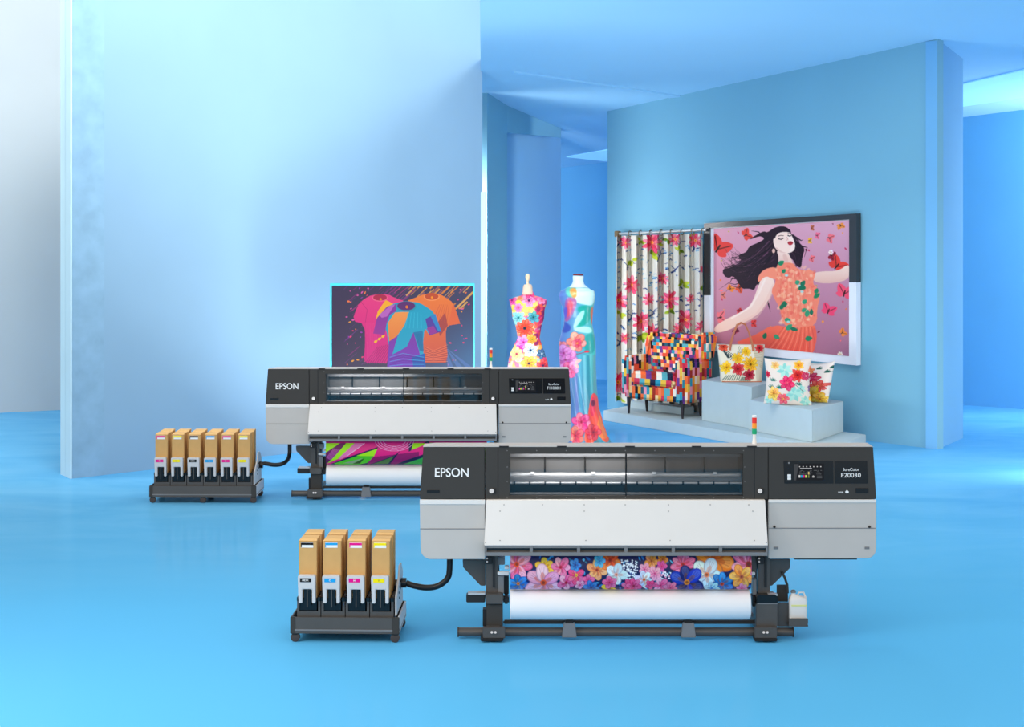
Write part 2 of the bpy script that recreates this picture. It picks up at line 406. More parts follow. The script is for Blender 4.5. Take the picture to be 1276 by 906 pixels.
# ------------------------------------------------------------------ floral fabric prints
def print_front():
    c = Cv(630, 690, 942, 740, 4, (14, 26, 84)); rnd = random.Random(5)
    c.use(0, 0, 1)
    for _ in range(230):
        x = rnd.uniform(632, 940); y = rnd.uniform(692, 738)
        c.leaf(x, y, rnd.uniform(4, 9), rnd.uniform(1.6, 3.4), rnd.uniform(0, 6.3), rnd.choice([(20, 110, 190), (28, 150, 215), (18, 60, 140), (40, 120, 150), (90, 190, 230), (14, 30, 100)]))
    PK = (238, 88, 150); LP = (250, 160, 195); HP = (236, 50, 120); OR = (250, 140, 30); PE = (250, 160, 90); YE = (250, 208, 20); BL = (24, 130, 215); DB = (20, 40, 170); WH = (222, 240, 252)
    c.use(630, 690, 7.975)
    for k in range(40):
        c.ell(rnd.uniform(1150, 1280), rnd.uniform(40, 240), 9, 7, (235, 245, 255))
    for f in [(110, 90, 150, 8, LP, (230, 70, 20), .2, PK), (385, 120, 95, 6, YE, (190, 90, 10), .4, None), (545, 115, 95, 6, (240, 110, 165), (200, 20, 70), .1, LP),
              (125, 275, 100, 6, BL, (240, 130, 40), .3, (10, 100, 190)), (375, 265, 180, 6, (248, 150, 190), (230, 80, 30), .5, (252, 190, 212)), (600, 265, 90, 5, LP, (190, 20, 60), .2, PK),
              (700, 190, 90, 6, HP, (240, 190, 60), .6, PK), (690, 95, 60, 5, BL, (10, 60, 140), 0, None), (905, 140, 100, 6, PE, (200, 70, 40), .3, (252, 176, 110)), (1035, 55, 105, 6, (244, 84, 20), (180, 30, 10), .2, (250, 110, 20)),
              (1095, 185, 105, 5, WH, (240, 160, 140), .1, (200, 232, 250)), (820, 240, 60, 5, PK, HP, .9, None), (740, 290, 50, 5, LP, HP, .3, None), (850, 320, 80, 6, (30, 110, 190), (20, 60, 120), .2, None),
              (1030, 330, 85, 6, YE, (180, 60, 20), .3, None), (1030, 265, 70, 5, PK, (220, 40, 90), .7, None), (1225, 300, 80, 6, PK, (190, 20, 60), .2, HP), (930, 60, 60, 5, (60, 180, 230), BL, 0, None)]:
        c.flower(f[0], f[1], f[2], f[3], f[4], f[5], f[6], f[7])
    c.use(780, 690, 7.975)
    for k in range(70):
        c.ell(rnd.uniform(0, 110), rnd.uniform(60, 230), 8, 6, (235, 245, 255)); c.ell(rnd.uniform(330, 520), rnd.uniform(150, 230), 9, 6, rnd.choice([(235, 245, 255), (250, 170, 200)]))
    for f in [(250, 60, 75, 5, PE, (200, 90, 20), .1, (252, 150, 50)), (360, 45, 60, 5, OR, (200, 90, 20), .1, None), (350, 105, 50, 5, (226, 70, 160), HP, .1, None), (180, 135, 60, 5, LP, PK, .1, None),
              (280, 175, 70, 5, LP, PK, .5, None), (175, 235, 85, 6, WH, (240, 110, 40), .2, (190, 228, 250)), (75, 300, 75, 6, PK, (180, 20, 70), .2, HP), (560, 90, 118, 9, (250, 130, 175), (220, 30, 40), .2, (244, 100, 150)),
              (860, 50, 200, 5, OR, (210, 80, 10), .1, (250, 120, 10)), (1210, 90, 180, 9, (250, 120, 165), (150, 20, 20), .3, LP), (795, 185, 150, 5, WH, (240, 130, 80), .25, (196, 230, 250)),
              (600, 260, 170, 6, (22, 50, 190), (230, 130, 30), .4, (12, 22, 110)), (950, 280, 110, 7, BL, (220, 70, 40), .3, (20, 110, 200)), (1140, 205, 125, 6, (250, 180, 70), (190, 90, 60), .2, (250, 160, 50)),
              (340, 295, 85, 6, PK, HP, .2, LP), (440, 325, 75, 6, (240, 110, 150), HP, .2, None), (850, 330, 80, 6, (180, 220, 235), BL, .2, None), (1150, 330, 60, 6, (244, 130, 170), HP, .2, None), (240, 290, 50, 5, HP, PK, .2, None)]:
        c.flower(f[0], f[1], f[2], f[3], f[4], f[5], f[6], f[7])
    return c

def print_back():
    """same frame as the front print: drawn for the near printer's roll"""
    c = Cv(630, 690, 942, 740, 4, (236, 22, 130))
    # crop of the far printer (400,545, 9.54/px) put into the near printer's frame
    kx = 1.504
    c.use(636 - (408.5 - 400) * kx, 694 - (555 - 545) * kx, 9.54 / kx)
    GR = (170, 240, 10); G2 = (60, 190, 40); NV = (20, 20, 70)
    c.poly([(80, 95), (250, 95), (100, 190), (80, 210)], GR)
    c.poly([(250, 95), (320, 95), (140, 300), (80, 330), (80, 200)], (110, 20, 90))
    for k in range(7): c.line([(90 + k * 10, 260 + k * 6), (180 + k * 13, 150 + k * 4)], 4, (240, 120, 210))
    c.poly([(320, 95), (420, 95), (230, 270), (90, 330), (180, 250)], GR)
    c.poly([(420, 95), (530, 95), (330, 240), (250, 280), (230, 265)], (240, 120, 180))
    c.line([(540, 95), (330, 240)], 6, (250, 210, 235))
    c.poly([(140, 335), (330, 255), (700, 135), (640, 240), (560, 345), (140, 345)], NV)
    c.poly([(170, 330), (690, 160), (640, 250), (570, 320), (470, 345), (190, 345)], G2, c2=(90, 210, 20)); c.poly([(440, 235), (690, 155), (650, 240), (560, 240)], GR)
    c.poly([(280, 325), (520, 262), (400, 330)], (150, 170, 130)); c.poly([(390, 335), (540, 262), (480, 330)], (40, 80, 20))
    c.poly([(560, 345), (640, 250), (1180, 190), (1180, 345)], (150, 10, 100))
    c.poly([(590, 345), (900, 225), (960, 180), (830, 345)], NV); c.poly([(620, 340), (890, 240), (810, 335)], (80, 120, 60))
    c.poly([(900, 345), (1020, 290), (1500, 130), (1500, 345)], NV); c.poly([(990, 340), (1500, 160), (1500, 345)], (50, 170, 70))
    c.poly([(1060, 95), (1060, 190), (1100, 170), (1300, 60), (1300, 95)], NV); c.poly([(1110, 95), (1090, 170), (1250, 110), (1250, 95)], GR)
    for r in (190, 220, 160, 130): c.line([(890 + r * 1.05 * math.cos(t / 20 * math.pi), 60 + r * .55 * math.sin(t / 20 * math.pi)) for t in range(21)], 6, (250, 170, 220))
    r = random.Random(3)
    for k in range(12):
        x = 1250 + k * 80; c.poly([(x, 345), (x + 60, 90), (x + 110, 95), (x + 70, 345)], r.choice([GR, G2, NV, (150, 10, 100), (240, 120, 180)]))
    return c


# ------------------------------------------------------------------ the wide printers
X0 = (808 - CX) / F * Y0
def lp(px, py, d=0.0):
    Y = Y0 + d
    return Vector(((px - CX) / F * Y - X0, d, H - (py - HY) / F * Y))
def lbox(mb, x0, x1, y0, y1, d0, d1):
    a = lp(x0, y1, d0); b = lp(x1, y0, d0); return mb.box(a.x, b.x, d0, d1, a.z, b.z)
def lpr(mb, pts, d0, d1): return mb.extrude([lp(x, y, d0) for x, y in pts], (0, d1 - d0, 0))
def rnd_corner(cx, cy, r, a0, a1, n=6): return [(cx + r * math.cos(math.radians(a0 + (a1 - a0) * k / n)), cy + r * math.sin(math.radians(a0 + (a1 - a0) * k / n))) for k in range(n + 1)]

def screen_canvas(cols):
    c = Cv(989, 577, 1027, 599, 5, (22, 23, 25)); r = random.Random(8)
    c.use(960, 560, 9.114)
    c.poly([(265, 165), (320, 165), (290, 350), (265, 350)], (70, 72, 75))
    for k in range(7): c.ell(330 + k * 40, 195, 7, 6, (220, 220, 220))
    c.line([(335, 215), (470, 215)], 9, (190, 190, 195))
    for k in range(46):
        x = r.uniform(320, 575); y = r.choice([238, 252, 266, 280]); c.line([(x, y), (x + r.uniform(5, 22), y)], 4, (130, 134, 138))
    for k, q in enumerate(cols): c.poly([(320 + k * 24, 290), (338 + k * 24, 290), (338 + k * 24, 320), (320 + k * 24, 320)], q)
    c.poly([(425, 255), (440, 255), (440, 285), (425, 285)], (230, 200, 120)); c.poly([(425, 290), (440, 290), (440, 322), (425, 322)], (120, 140, 60))
    c.blob([(465, 320), (485, 285), (505, 320)], (190, 190, 190))
    for k in range(4): c.line([(525, 300 + k * 8), (585, 300 + k * 8)], 3, (110, 114, 118))
    return c

M_GLASS = bpy.data.materials.new('tinted_window'); M_GLASS.use_nodes = True
_nt = M_GLASS.node_tree; _b = _nt.nodes['Principled BSDF']; _nt.nodes.remove(_b)
_t = _nt.nodes.new('ShaderNodeBsdfTransparent'); _t.inputs[0].default_value = (.86, .86, .86, 1)
_g = _nt.nodes.new('ShaderNodeBsdfGlossy'); _g.inputs['Roughness'].default_value = .03
_x = _nt.nodes.new('ShaderNodeMixShader'); _x.inputs[0].default_value = .035
_nt.links.new(_t.outputs[0], _x.inputs[1]); _nt.links.new(_g.outputs[0], _x.inputs[2]); _nt.links.new(_x.outputs[0], _nt.nodes['Material Output'].inputs[0])

def make_printer(loc, label, model, scols, bottle, pattern, lab2):
    T = thing('wide_format_printer', label, 'printer', loc)
    # head: dark side covers
    lc = lpr(MB(), [(527.5, 557), (604, 557), (604, 622), (523, 622)], 0, .155).build('side_cover', M_DARK, T, .004)
    a = lp(542, 594.5, 0); b = lp(584, 583, 0); text('brand_lettering', 'EPSON', M_TXT, lc, a.x, b.x, a.z, b.z, -.0015, .012)
    lbox(MB(), 532, 547.5, 611, 614.3, -.004, .004).build('grip_slot', M_BLACK, lc, .001)
    rc = lpr(MB(), [(957.5, 557), (1088, 557), (1092, 622), (957.5, 622)], 0, .155).build('side_cover', M_DARK, T, .004)
    lbox(MB(), 1066.5, 1082, 608.5, 614.5, -.004, .004).build('grip_slot', M_BLACK, rc, .001)
    lpr(MB(), [(976.5, 574.3), (1038, 574.3), (1038.6, 602.5), (977.5, 602.5)], -.004, .004).build('control_panel', M_BLACK, rc, .001)
    lpr(MB(), [(1040, 574.3), (1080.5, 574.3), (1081.5, 602.5), (1040.6, 602.5)], -.004, .004).build('model_plate', M_BLACK, rc, .001)
    c = screen_canvas(scols)
    a = lp(989, 598.5, 0); b = lp(1026.5, 577.8, 0); nu, nv = 150, 84
    mb = MB().grid(lambda u, v: (a.x + (b.x - a.x) * u, -.0065, b.z + (a.z - b.z) * v), nu, nv)
    uu, vv = np.meshgrid(np.linspace(989, 1026.5, nu + 1), np.linspace(577.8, 598.5, nv + 1))
    mb.build('touch_screen', paint_mat('screen_ink', .3, .3, .9, screen=True), rc, col=c.sample(uu, vv).reshape(-1, 4), normals=False, smooth=False)
    for y0 in (591.2, 595.0): lbox(MB(), 981.3, 985.7, y0, y0 + 2.9, -.007, -.004).build('button', M_TXT, rc)
    lbox(MB(), 982, 984.5, 576, 578, -.006, -.004).build('indicator', M_TRAYM, rc)
    a = lp(1050, 586.8, 0); b = lp(1070.5, 583, 0); text('model_lettering', 'SureColor', M_TXT, rc, a.x, b.x, a.z, b.z, -.0065, 0)
    a = lp(1048, 594.8, 0); b = lp(1072.5, 589.3, 0); text('model_lettering', model, M_TXT, rc, a.x, b.x, a.z, b.z, -.0065, .004)
    a = lp(1044.5, 614.6, 0); b = lp(1051, 612.6, 0); text('port_mark', 'USB', M_TXT, rc, a.x, b.x, a.z, b.z, -.0015, .02)
    lpr(MB(), [(1053, 613), (1055.5, 610.6), (1058, 613), (1056.8, 614.8), (1054.3, 614.8)], -.003, 0).build('port_cover', M_TXT, rc)
    # frame round the window
    mb = MB(); o = [lp(*q) for q in ((604.8, 557), (956.8, 557), (956.8, 622), (604.8, 622))]; i_ = [lp(*q) for q in ((635, 565.5), (926, 565.5), (926, 618), (635, 618))]
    D = Vector((0, .05, 0)); k0 = 0
    mb.v += [tuple(v) for v in o + i_ + [v + D for v in o] + [v + D for v in i_]]
    for k in range(4):
        n = (k + 1) % 4
        mb.f += [(k, n, 4 + n, 4 + k), (8 + k, 12 + k, 12 + n, 8 + n), (k, 8 + k, 8 + n, n), (4 + k, 4 + n, 12 + n, 12 + k)]
    fr = mb.build('window_frame', M_DARK, T)
    for x in (620.5, 940): lbox(MB(), x - .35, x + .35, 557.3, 621.7, -.0015, .001).build('seam', M_BLACK, fr)
    for x in (613.5, 948):
        MB().tube([lp(x - 1, 612, -.012), lp(x - 1, 612, 0)], .016, 16).build('latch', M_BRIGHT, fr); lbox(MB(), x + 1, x + 4, 609, 615.5, -.009, 0).build('latch', M_DARK2, fr, .002)
    for x in [632 + 36.8 * k for k in range(9)]:
        for y in (561.5, 620): MB().tube([lp(x, y, -.002), lp(x, y, .001)], .0035, 6).build('screw', M_TRAYM, fr)
    for x in (632, 928):
        for y in (582, 600): MB().tube([lp(x, y, -.002), lp(x, y, .001)], .0035, 6).build('screw', M_TRAYM, fr)
    for x0, x1 in ((635, 779.4), (780.8, 926)):
        lbox(MB(), x0 - 1, x1 + 1, 564.5, 619, .02, .026).build('window_pane', M_GLASS, T)
    lbox(MB(), 779.2, 781, 565, 618.5, .01, .03).build('window_bar', M_BLACK, T)
    # the body behind the covers
    zt0 = lp(0, 557, 0).z; zl0 = lp(0, 622, 0).z
    for x0, x1 in ((527, 604), (957.5, 1088)):
        a = lp(x0, 0, 0).x + .004; b = lp(x1, 0, 0).x - .004
        MB().extrude([(a, .155, zt0 - .004), (a, .545, zt0 - .1), (a, .545, zl0), (a, .155, zl0)], (b - a, 0, 0)).build('end_housing', M_DARK, T)
    a = lp(604, 0, 0).x; b = lp(957.5, 0, 0).x
    MB().extrude([(a, .36, zt0 - .06), (a, .545, zt0 - .1), (a, .545, zl0 - .1), (a, .36, zl0 - .1)], (b - a, 0, 0)).build('rear_housing', M_DARK, T)
    MB().box(a + .004, b - .004, .03, .36, zl0 - .32, zl0 + .004).build('core_body', M_DARK2, T)
    # inside the window
    lbox(MB(), 622, 939, 556, 626, .33, .355).build('rear_panel', M_INNER, T)
    for x in (679, 729, 780, 829, 878): lbox(MB(), x - 1.1, x + 1.1, 569.5, 590, .288, .299).build('panel_rib', M_BLACK, T)
    lbox(MB(), 631, 930, 565, 569.5, .20, .26).build('head_beam', M_TRAYM, T, .006)
    MB().tube([lp(631, 592, .20), lp(930, 592, .20)], .018, 16).build('carriage_rail', M_BRIGHT, T)
    lbox(MB(), 631, 930, 595.6, 601, .14, .22).build('carriage_beam', M_TRAYM, T, .006)
    MB().tube([lp(631, 602, .12), lp(930, 602, .12)], .008, 10).build('pinch_bar', M_BRIGHT, T)
    for k in range(16): MB().tube([lp(640 + k * 19.1, 602, .115), lp(642 + k * 19.1, 602, .115)], .0115, 10).build('pinch_roller', M_DARK2, T)
    lbox(MB(), 631, 930, 604, 614, .24, .27).build('platen', M_DARK2, T)
    MB().tube([lp(631, 615.4, .08), lp(930, 615.4, .08)], .009, 10).build('guide_bar', M_TRAYM, T)
    for x in (663.5, 739.5, 815, 891): lbox(MB(), x - 2.3, x + 2.3, 588.6, 591, .155, .18).build('white_clip', M_TXT, T)
    lbox(MB(), 626, 636, 566, 618, .05, .33).build('inner_end', M_DARK, T); lbox(MB(), 926, 936, 566, 618, .05, .33).build('inner_end', M_DARK, T)
    # added area light inside the head, unseen: brightens the window's left half
    for nm_, xa_, xb_, en_ in (('window_fill', 650, 790, 3.2),):
        la = lp(xa_, 567, .06); lb_ = lp(xb_, 567, .06); L = bpy.data.lights.new(nm_, 'AREA'); L.shape = 'RECTANGLE'; L.size = lb_.x - la.x; L.size_y = .03; L.energy = en_
        lo_ = bpy.data.objects.new(nm_, L); COL.objects.link(lo_); lo_.parent = T; lo_.location = ((la.x + lb_.x) / 2, .06, la.z + .012); lo_.rotation_euler = (math.radians(38), 0, 0)
    # top
    zf = lp(0, 557, 0).z; bk = .24
    zb = zf; a = lp(526.8, 557, 0).x; b = lp(1088.6, 557, 0).x
    mb = MB(); mb.loft([[(a, -.003, zf + .001), (b, -.003, zf + .001), (b - .012, -.003, zf + .008), (a + .05, -.003, zf + .008)],
                        [(a + .004, .16, zf + .001), (b - .004, .16, zf + .001), (b - .012, .16, zf + .008), (a + .08, .16, zf + .008)],
                        [(a + .02, .55, zf - .09), (b - .02, .55, zf - .09), (b - .03, .55, zf - .075), (a + .09, .55, zf - .075)]])
    tp = mb.build('top_cover', M_LIGHT, T, smooth=False)
    for x in (628, 700, 785, 868, 937): lbox(MB(), x - 6, x + 6, 555.6, 557.6, -.008, .0).build('hinge', M_DARK2, tp, .001)
    # signal tower
    tw = lp(940, 555, .10); st = MB().lathe([(.017, zf + .006 - tw.z), (.014, .03), (.011, .05), (.011, .10)], tw, 14).build('signal_tower', M_TXT, T)
    z = .078
    for nm, c_ in (('green_lens', (20, 160, 110)), ('amber_lens', (245, 150, 40)), ('red_lens', (225, 45, 40))):
        MB().lathe([(.0165, 0), (.0165, .037)], tw + Vector((0, 0, z)), 16).build(nm, mat(nm, c_, .3, 0, .4, .02, emit=.15), st); z += .038
    MB().lathe([(.0165, 0), (.0165, .012), (.012, .016)], tw + Vector((0, 0, z)), 16).build('cap', M_TXT, st)
    # lower light covers
    pts = [(604.5, 624), (604.5, 697)] + rnd_corner(537, 684, 13, 90, 180) + [(523, 624)]
    l2 = lpr(MB(), pts, .0, .5).build('lower_cover', M_LIGHT, T, .004)
    lbox(MB(), 523, 604.5, 622.6, 628.5, -.006, .004).build('top_rim', M_WHITE, l2, .002)
    lbox(MB(), 523.5, 604, 658.6, 659.6, -.0015, .002).build('seam', M_TRAYM, l2)
    pts = [(957.5, 624), (1092, 624)] + rnd_corner(1080, 684, 12, 0, 90) + [(957.5, 696)]
    l3 = lpr(MB(), pts, .0, .5).build('lower_cover', M_LIGHT, T, .004)
    lbox(MB(), 957.5, 1092, 622.6, 626.5, -.006, .004).build('top_rim', M_WHITE, l3, .002)
    lbox(MB(), 958, 1091, 657.8, 658.8, -.0015, .002).build('seam', M_TRAYM, l3)
    for x in (965, 1083.5): MB().tube([lp(x, 656.5, -.006), lp(x, 656.5, .001)], .009, 10).build('screw', M_DARK2, l3)
    for x in (967, 1080.5): lbox(MB(), x - 3, x + 3, 681.5, 684.5, -.003, .001).build('slot', M_TRAYM, l3, .001)
    lbox(MB(), 990, 1068, 696, 697.4, .1, .3).build('under_strip', M_STEEL, l3)
    # sloping front cover
    fc = MB()
    t0, t1, b0, b1 = lp(606, 623, -.03), lp(953.5, 623, -.03), lp(603.4, 680, -.11), lp(957, 680, -.11)
    fc.loft([[t0, t1, t1 + Vector((0, .10, 0)), t0 + Vector((0, .10, 0))], [b0, b1, b1 + Vector((0, .16, 0)), b0 + Vector((0, .16, 0))]])
    fo = fc.build('front_cover', M_WHITE, T, .003, smooth=False)
    for x, y in [(628, 629), (676, 629), (728, 629), (779, 629), (833, 629), (885, 629), (933, 629), (623, 637), (728, 637), (833, 637), (938, 637), (623, 673.5), (730, 673.5), (835, 673.5), (940, 673.5), (605, 676), (955, 676)]:
        t = (y - 623) / 57; dd = -.03 - .08 * t
        MB().tube([lp(x, y, dd - .004), lp(x, y, dd + .002)], .0038, 6).build('screw', M_TRAYM, fo)
    # grille below it
    gd = -.10
    g = MB(); lbox(g, 604.5, 956.5, 681, 692.5, gd + .022, gd + .12)
    gr = g.build('outlet_duct', mat('duct_grey', (84, 83, 82)), T)
    lbox(MB(), 606, 955, 682.6, 685.2, gd + .010, gd + .024).build('duct_slot', M_BLACK, gr)
    mb = MB(); xs = [604.5, 662, 721, 780, 839, 898, 956.5]
    lbox(mb, 604.5, 956.5, 680.2, 683, gd, gd + .03); lbox(mb, 604.5, 956.5, 688.4, 692.8, gd - .012, gd + .03)
    for x in xs: lbox(mb, max(604.5, x - 2), min(956.5, x + 2), 680, 692.8, gd - .006, gd + .03)
    mb.build('outlet_grille', M_TRAYM, gr)
    # upper gussets
    lpr(MB(), [(576.5, 698), (605, 698), (605, 730), (599, 730), (577, 707)], .18, .22).build('gusset', M_STEEL, T, .003)
    lpr(MB(), [(957, 697.5), (985, 697.5), (984.5, 708), (962, 730), (957, 730)], .18, .22).build('gusset', M_STEEL, T, .003)
    for x0 in (604.5, 943.5):
        lg = lbox(MB(), x0 + 1, x0 + 16, 692, 782, .10, .17).build('leg', M_STEEL, T, .004)
        lbox(MB(), x0 + 0, x0 + 9, 694, 703, .08, .10).build('hinge_block', M_DARK2, lg, .003)
        for yy in (696, 700): MB().tube([lp(x0 + 2.5, yy, .07), lp(x0 + 2.5, yy, .08)], .006, 8).build('bolt', M_BRIGHT, lg)
        lbox(MB(), x0 + 9.5, x0 + 12, 692, 732, .085, .10).build('cable_cover', M_DARK2, lg)
        # foot
        lf = lp(x0 + 10, 795, .06)
        ft = lbox(MB(), x0 - 3, x0 + 25, 782, 795.5, -.02, .02).build('foot', M_STEEL, T, .004)
        mb = MB().box(lf.x - .05, lf.x + .05, .02, .62, .035, .10); mb.build('floor_beam', M_STEEL, T, .006)
        for q in ((x0 + 8.3, 788), (x0 + 12.7, 788)): MB().tube([lp(q[0], q[1], -.03), lp(q[0], q[1], -.02)], .009, 10).build('bolt', M_BRIGHT, ft)
        MB().lathe([(.022, 0), (.022, .012), (.012, .016), (.012, .04)], (lf.x, .03, .0), 14).build('levelling_foot', M_DARK2, T)
        MB().lathe([(.03, 0), (.03, .01), (.012, .014), (.012, .05)], (lf.x, .56, .0), 14).build('levelling_foot', M_DARK2, T)
        MB().box(lf.x - .085, lf.x + .07, -.03, .06, .012, .030).build('foot_plate', M_DARK2, T, .004)
        MB().box(lf.x - .04, lf.x + .04, .30, .46, .10, .62).build('rear_leg', M_TRAYM, T, .006)
        # media guides between the leg and the cloth
    for (x0, x1, y0, y1, d0, d1, m_) in ((619, 629, 695, 704, .12, .2, M_TRAYM), (629, 634.5, 705.5, 709.5, .08, .12, M_TXT), (620, 634.5, 712.5, 716.5, .08, .12, M_TXT), (620.5, 628, 718, 740, .1, .18, M_TRAYM), (628, 634, 718, 741, .14, .2, M_DARK2)):
        lbox(MB(), x0, x1, y0, y1, d0, d1).build('media_guide', m_, T, .003)
    for (x0, x1, y0, y1, d0, d1, m_) in ((936.5, 943, 693, 712, .12, .2, M_STEEL), (936.5, 941, 713, 716.5, .08, .12, M_TXT), (938, 942.5, 722, 741, .1, .18, M_TRAYM), (937.5, 941.5, 743, 756, .10, .2, M_DARK2)):
        lbox(MB(), x0, x1, y0, y1, d0, d1).build('media_guide', m_, T, .003)
    # take-up drive, left
    lbox(MB(), 581, 604.5, 741, 751, .06, .13).build('takeup_clutch', M_DARK2, T, .004)
    lbox(MB(), 583, 604.5, 739.2, 741.2, .05, .13).build('clutch_plate', M_BRIGHT, T, .001)
    mb = MB(); lpr(mb, [(604.5, 742.5), (607, 740.8), (625, 740.8), (627.5, 742.5), (626.5, 753), (605.5, 753)], .02, .17); mb.build('spindle_clamp', M_STEEL, T, .006)
    lbox(MB(), 606, 626.5, 753, 782, .05, .17).build('lower_leg', M_DARK, T, .004)
    lbox(MB(), 601.5, 606, 759, 781, .10, .16).build('cable_guide', M_DARK2, T, .003)
    lbox(MB(), 627, 634.5, 743, 753, .06, .14).build('spindle_chuck', M_DARK2, T, .01)
    # take-up drive, right, with the shelf for the waste bottle
    lbox(MB(), 942, 969.5, 752, 782, .03, .17).build('drive_box', M_STEEL, T, .006)
    dl = lpr(MB(), [(943, 753), (943, 744), (945, 741.5), (967, 741.5), (969.5, 746), (969.5, 753)], .03, .15).build('drive_lid', M_BLACK, T, .004)
    lbox(MB(), 943.5, 969, 751.8, 753, .026, .03).build('trim_strip', M_TRAYM, dl)
    lbox(MB(), 957, 969, 740.5, 742.5, .05, .1).build('light_plate', M_BRIGHT, dl)
    lpr(MB(), [(969.5, 751.5), (983, 751.5), (983, 781), (969.5, 781)], .10, .13).build('side_bracket', M_STEEL, T, .002)
    lpr(MB(), [(968.5, 729.5), (982, 729.5), (982, 750), (968.5, 750)], .17, .20).build('hose_bracket', M_DARK, T, .002)
    mb = MB(); lpr(mb, [(983, 771), (1007, 771), (1007, 777), (1005, 781), (983, 781)], .02, .034); mb.build('bottle_shelf', M_STEEL, T, .002)
    a = lp(983, 781, .034); b = lp(1007, 776, .034); MB().box(a.x, b.x, .034, .16, a.z, a.z + .012).build('bottle_shelf', M_STEEL, T)
    # tubes along the base
    MB().tube([lp(571, 787.5, .09), lp(602, 787.5, .09), lp(988, 787.5, .09)], .030, 20).build('base_tube', M_STEEL, T)
    for x in (571, 988): MB().tube([lp(x - .8, 787.5, .09), lp(x + .8, 787.5, .09)], .034, 20).build('end_cap', M_DARK, T)
    lbox(MB(), 627, 942, 773.6, 778, .10, .14).build('upper_bar', M_DARK, T, .008)
    for x in (709.5, 858):
        bt = lpr(MB(), [(x - 7, 777), (x + 7, 777), (x + 9.3, 794.5), (x - 9.3, 794.5)], .03, .075).build('tube_bracket', M_TRAYM, T, .003)
        lbox(MB(), x - 5, x + 5, 773, 777.5, .05, .1).build('bracket_top', M_DARK2, bt, .003)
    # ------- cloth coming out and the white roll under it (things of their own)
    c = pattern()
    s0 = lp(636, 0, 0).x; s1 = lp(935.5, 0, 0).x
    zt = lp(0, 690, 0).z; zb_ = lp(0, 735.5, 0).z; hh = (zt - zb_)
    nu, nv = 760, 90
    def sec(v):
        if v < .35: return (-.02 - .03 * math.sin(v / .35 * math.pi / 2), zt - hh * .45 * (v / .35))
        t = (v - .35) / .65 * math.radians(100)
        return (-.05 + .10 * (1 - math.cos(t)) * .85, zt - hh * .45 - hh * .55 * math.sin(min(t, math.pi / 2)) + (.012 * (t - math.pi / 2) if t > math.pi / 2 else 0))
    prof = [sec(j / nv) for j in range(nv + 1)]
    mb = MB().grid(lambda u, v: (s0 + (s1 - s0) * u, prof[int(round(v * nv))][0], prof[int(round(v * nv))][1]), nu, nv)
    uu = np.repeat(np.linspace(636, 935.5, nu + 1)[None], nv + 1, 0); vv = np.array([690 + (zt - p[1]) / hh * 43.5 for p in prof])
    vv = np.repeat(vv[:, None], nu + 1, 1)
    o = mb.build('printed_fabric', paint_mat('printed_cloth', .45, .35), None, col=c.sample(uu, vv).reshape(-1, 4), normals=False)
    sol = o.modifiers.new('solid', 'SOLIDIFY'); sol.thickness = .0015; sol.offset = -1
    o.location = loc; tag(o, lab2[0], 'printed fabric')
    r = .104; zc = lp(0, 753.2, .07).z; yc = .08
    a = lp(635.5, 0, 0).x; b = lp(936, 0, 0).x
    rings = []
    for x, q in ((a, r - .006), (a + .004, r), (b - .02, r), (b - .004, r - .004), (b, r - .012)):
        rings.append([(x, yc + q * math.cos(t), zc + q * math.sin(t)) for t in [2 * math.pi * k / 48 for k in range(48)]])
    o = MB().loft(rings).build('fabric_roll', mat('white_cloth', (246, 246, 248), .8, 0, .1, .01)); o.location = loc; tag(o, lab2[1], 'fabric roll')
    if bottle:
        mb = MB(); c0 = lp(994, 770, .085)
        def ring(hx, hy, z, n=20, ox=0):
            out = []
            for k in range(n):
                t = 2 * math.pi * k / n; ct, st_ = math.cos(t), math.sin(t)
                out.append((c0.x + ox + hx * math.copysign(abs(ct) ** .4, ct), c0.y + hy * math.copysign(abs(st_) ** .4, st_), z))
            return out
        z0 = lp(0, 781, .034).z + .013; zt_ = lp(0, 744, .085).z
        mb.loft([ring(.056, .035, z0), ring(.060, .04, z0 + .01), ring(.062, .04, zt_ - .02), ring(.056, .036, zt_), ring(.030, .022, zt_ + .012, ox=-.02), ring(.014, .014, zt_ + .02, ox=-.03), ring(.014, .014, zt_ + .03, ox=-.03)])
        Bt = thing('waste_ink_bottle', 'white plastic waste bottle with carrying handle on the shelf of the near printer', 'bottle', loc)
        mb.build('bottle_body', M_WHITE, Bt)
        MB().tube([(c0.x - .004, c0.y, zt_ + .006), (c0.x + .010, c0.y, zt_ + .032), (c0.x + .040, c0.y, zt_ + .032), (c0.x + .055, c0.y, zt_ - .004)], .006, 8).build('handle', M_WHITE, Bt)
        MB().box(c0.x - .05, c0.x + .055, c0.y - .0425, c0.y - .040, zt_ - .055, zt_ - .045).build('level_line', mat('pale_yellow', (226, 228, 150)), Bt)
        MB().lathe([(.018, 0), (.018, .014), (.01, .02)], (c0.x - .03, c0.y, zt_ + .030), 14).build('cap', M_TRAYM, Bt)
        o = MB().tube([lp(974, 712, .16), lp(978, 720, .15), lp(981, 729, .12), lp(981.5, 739, .09)], .009, 8).build('drain_hose', M_HOSE); o.location = loc
        tag(o, 'thin black drain hose dropping to the white waste bottle', 'hose')
    return T

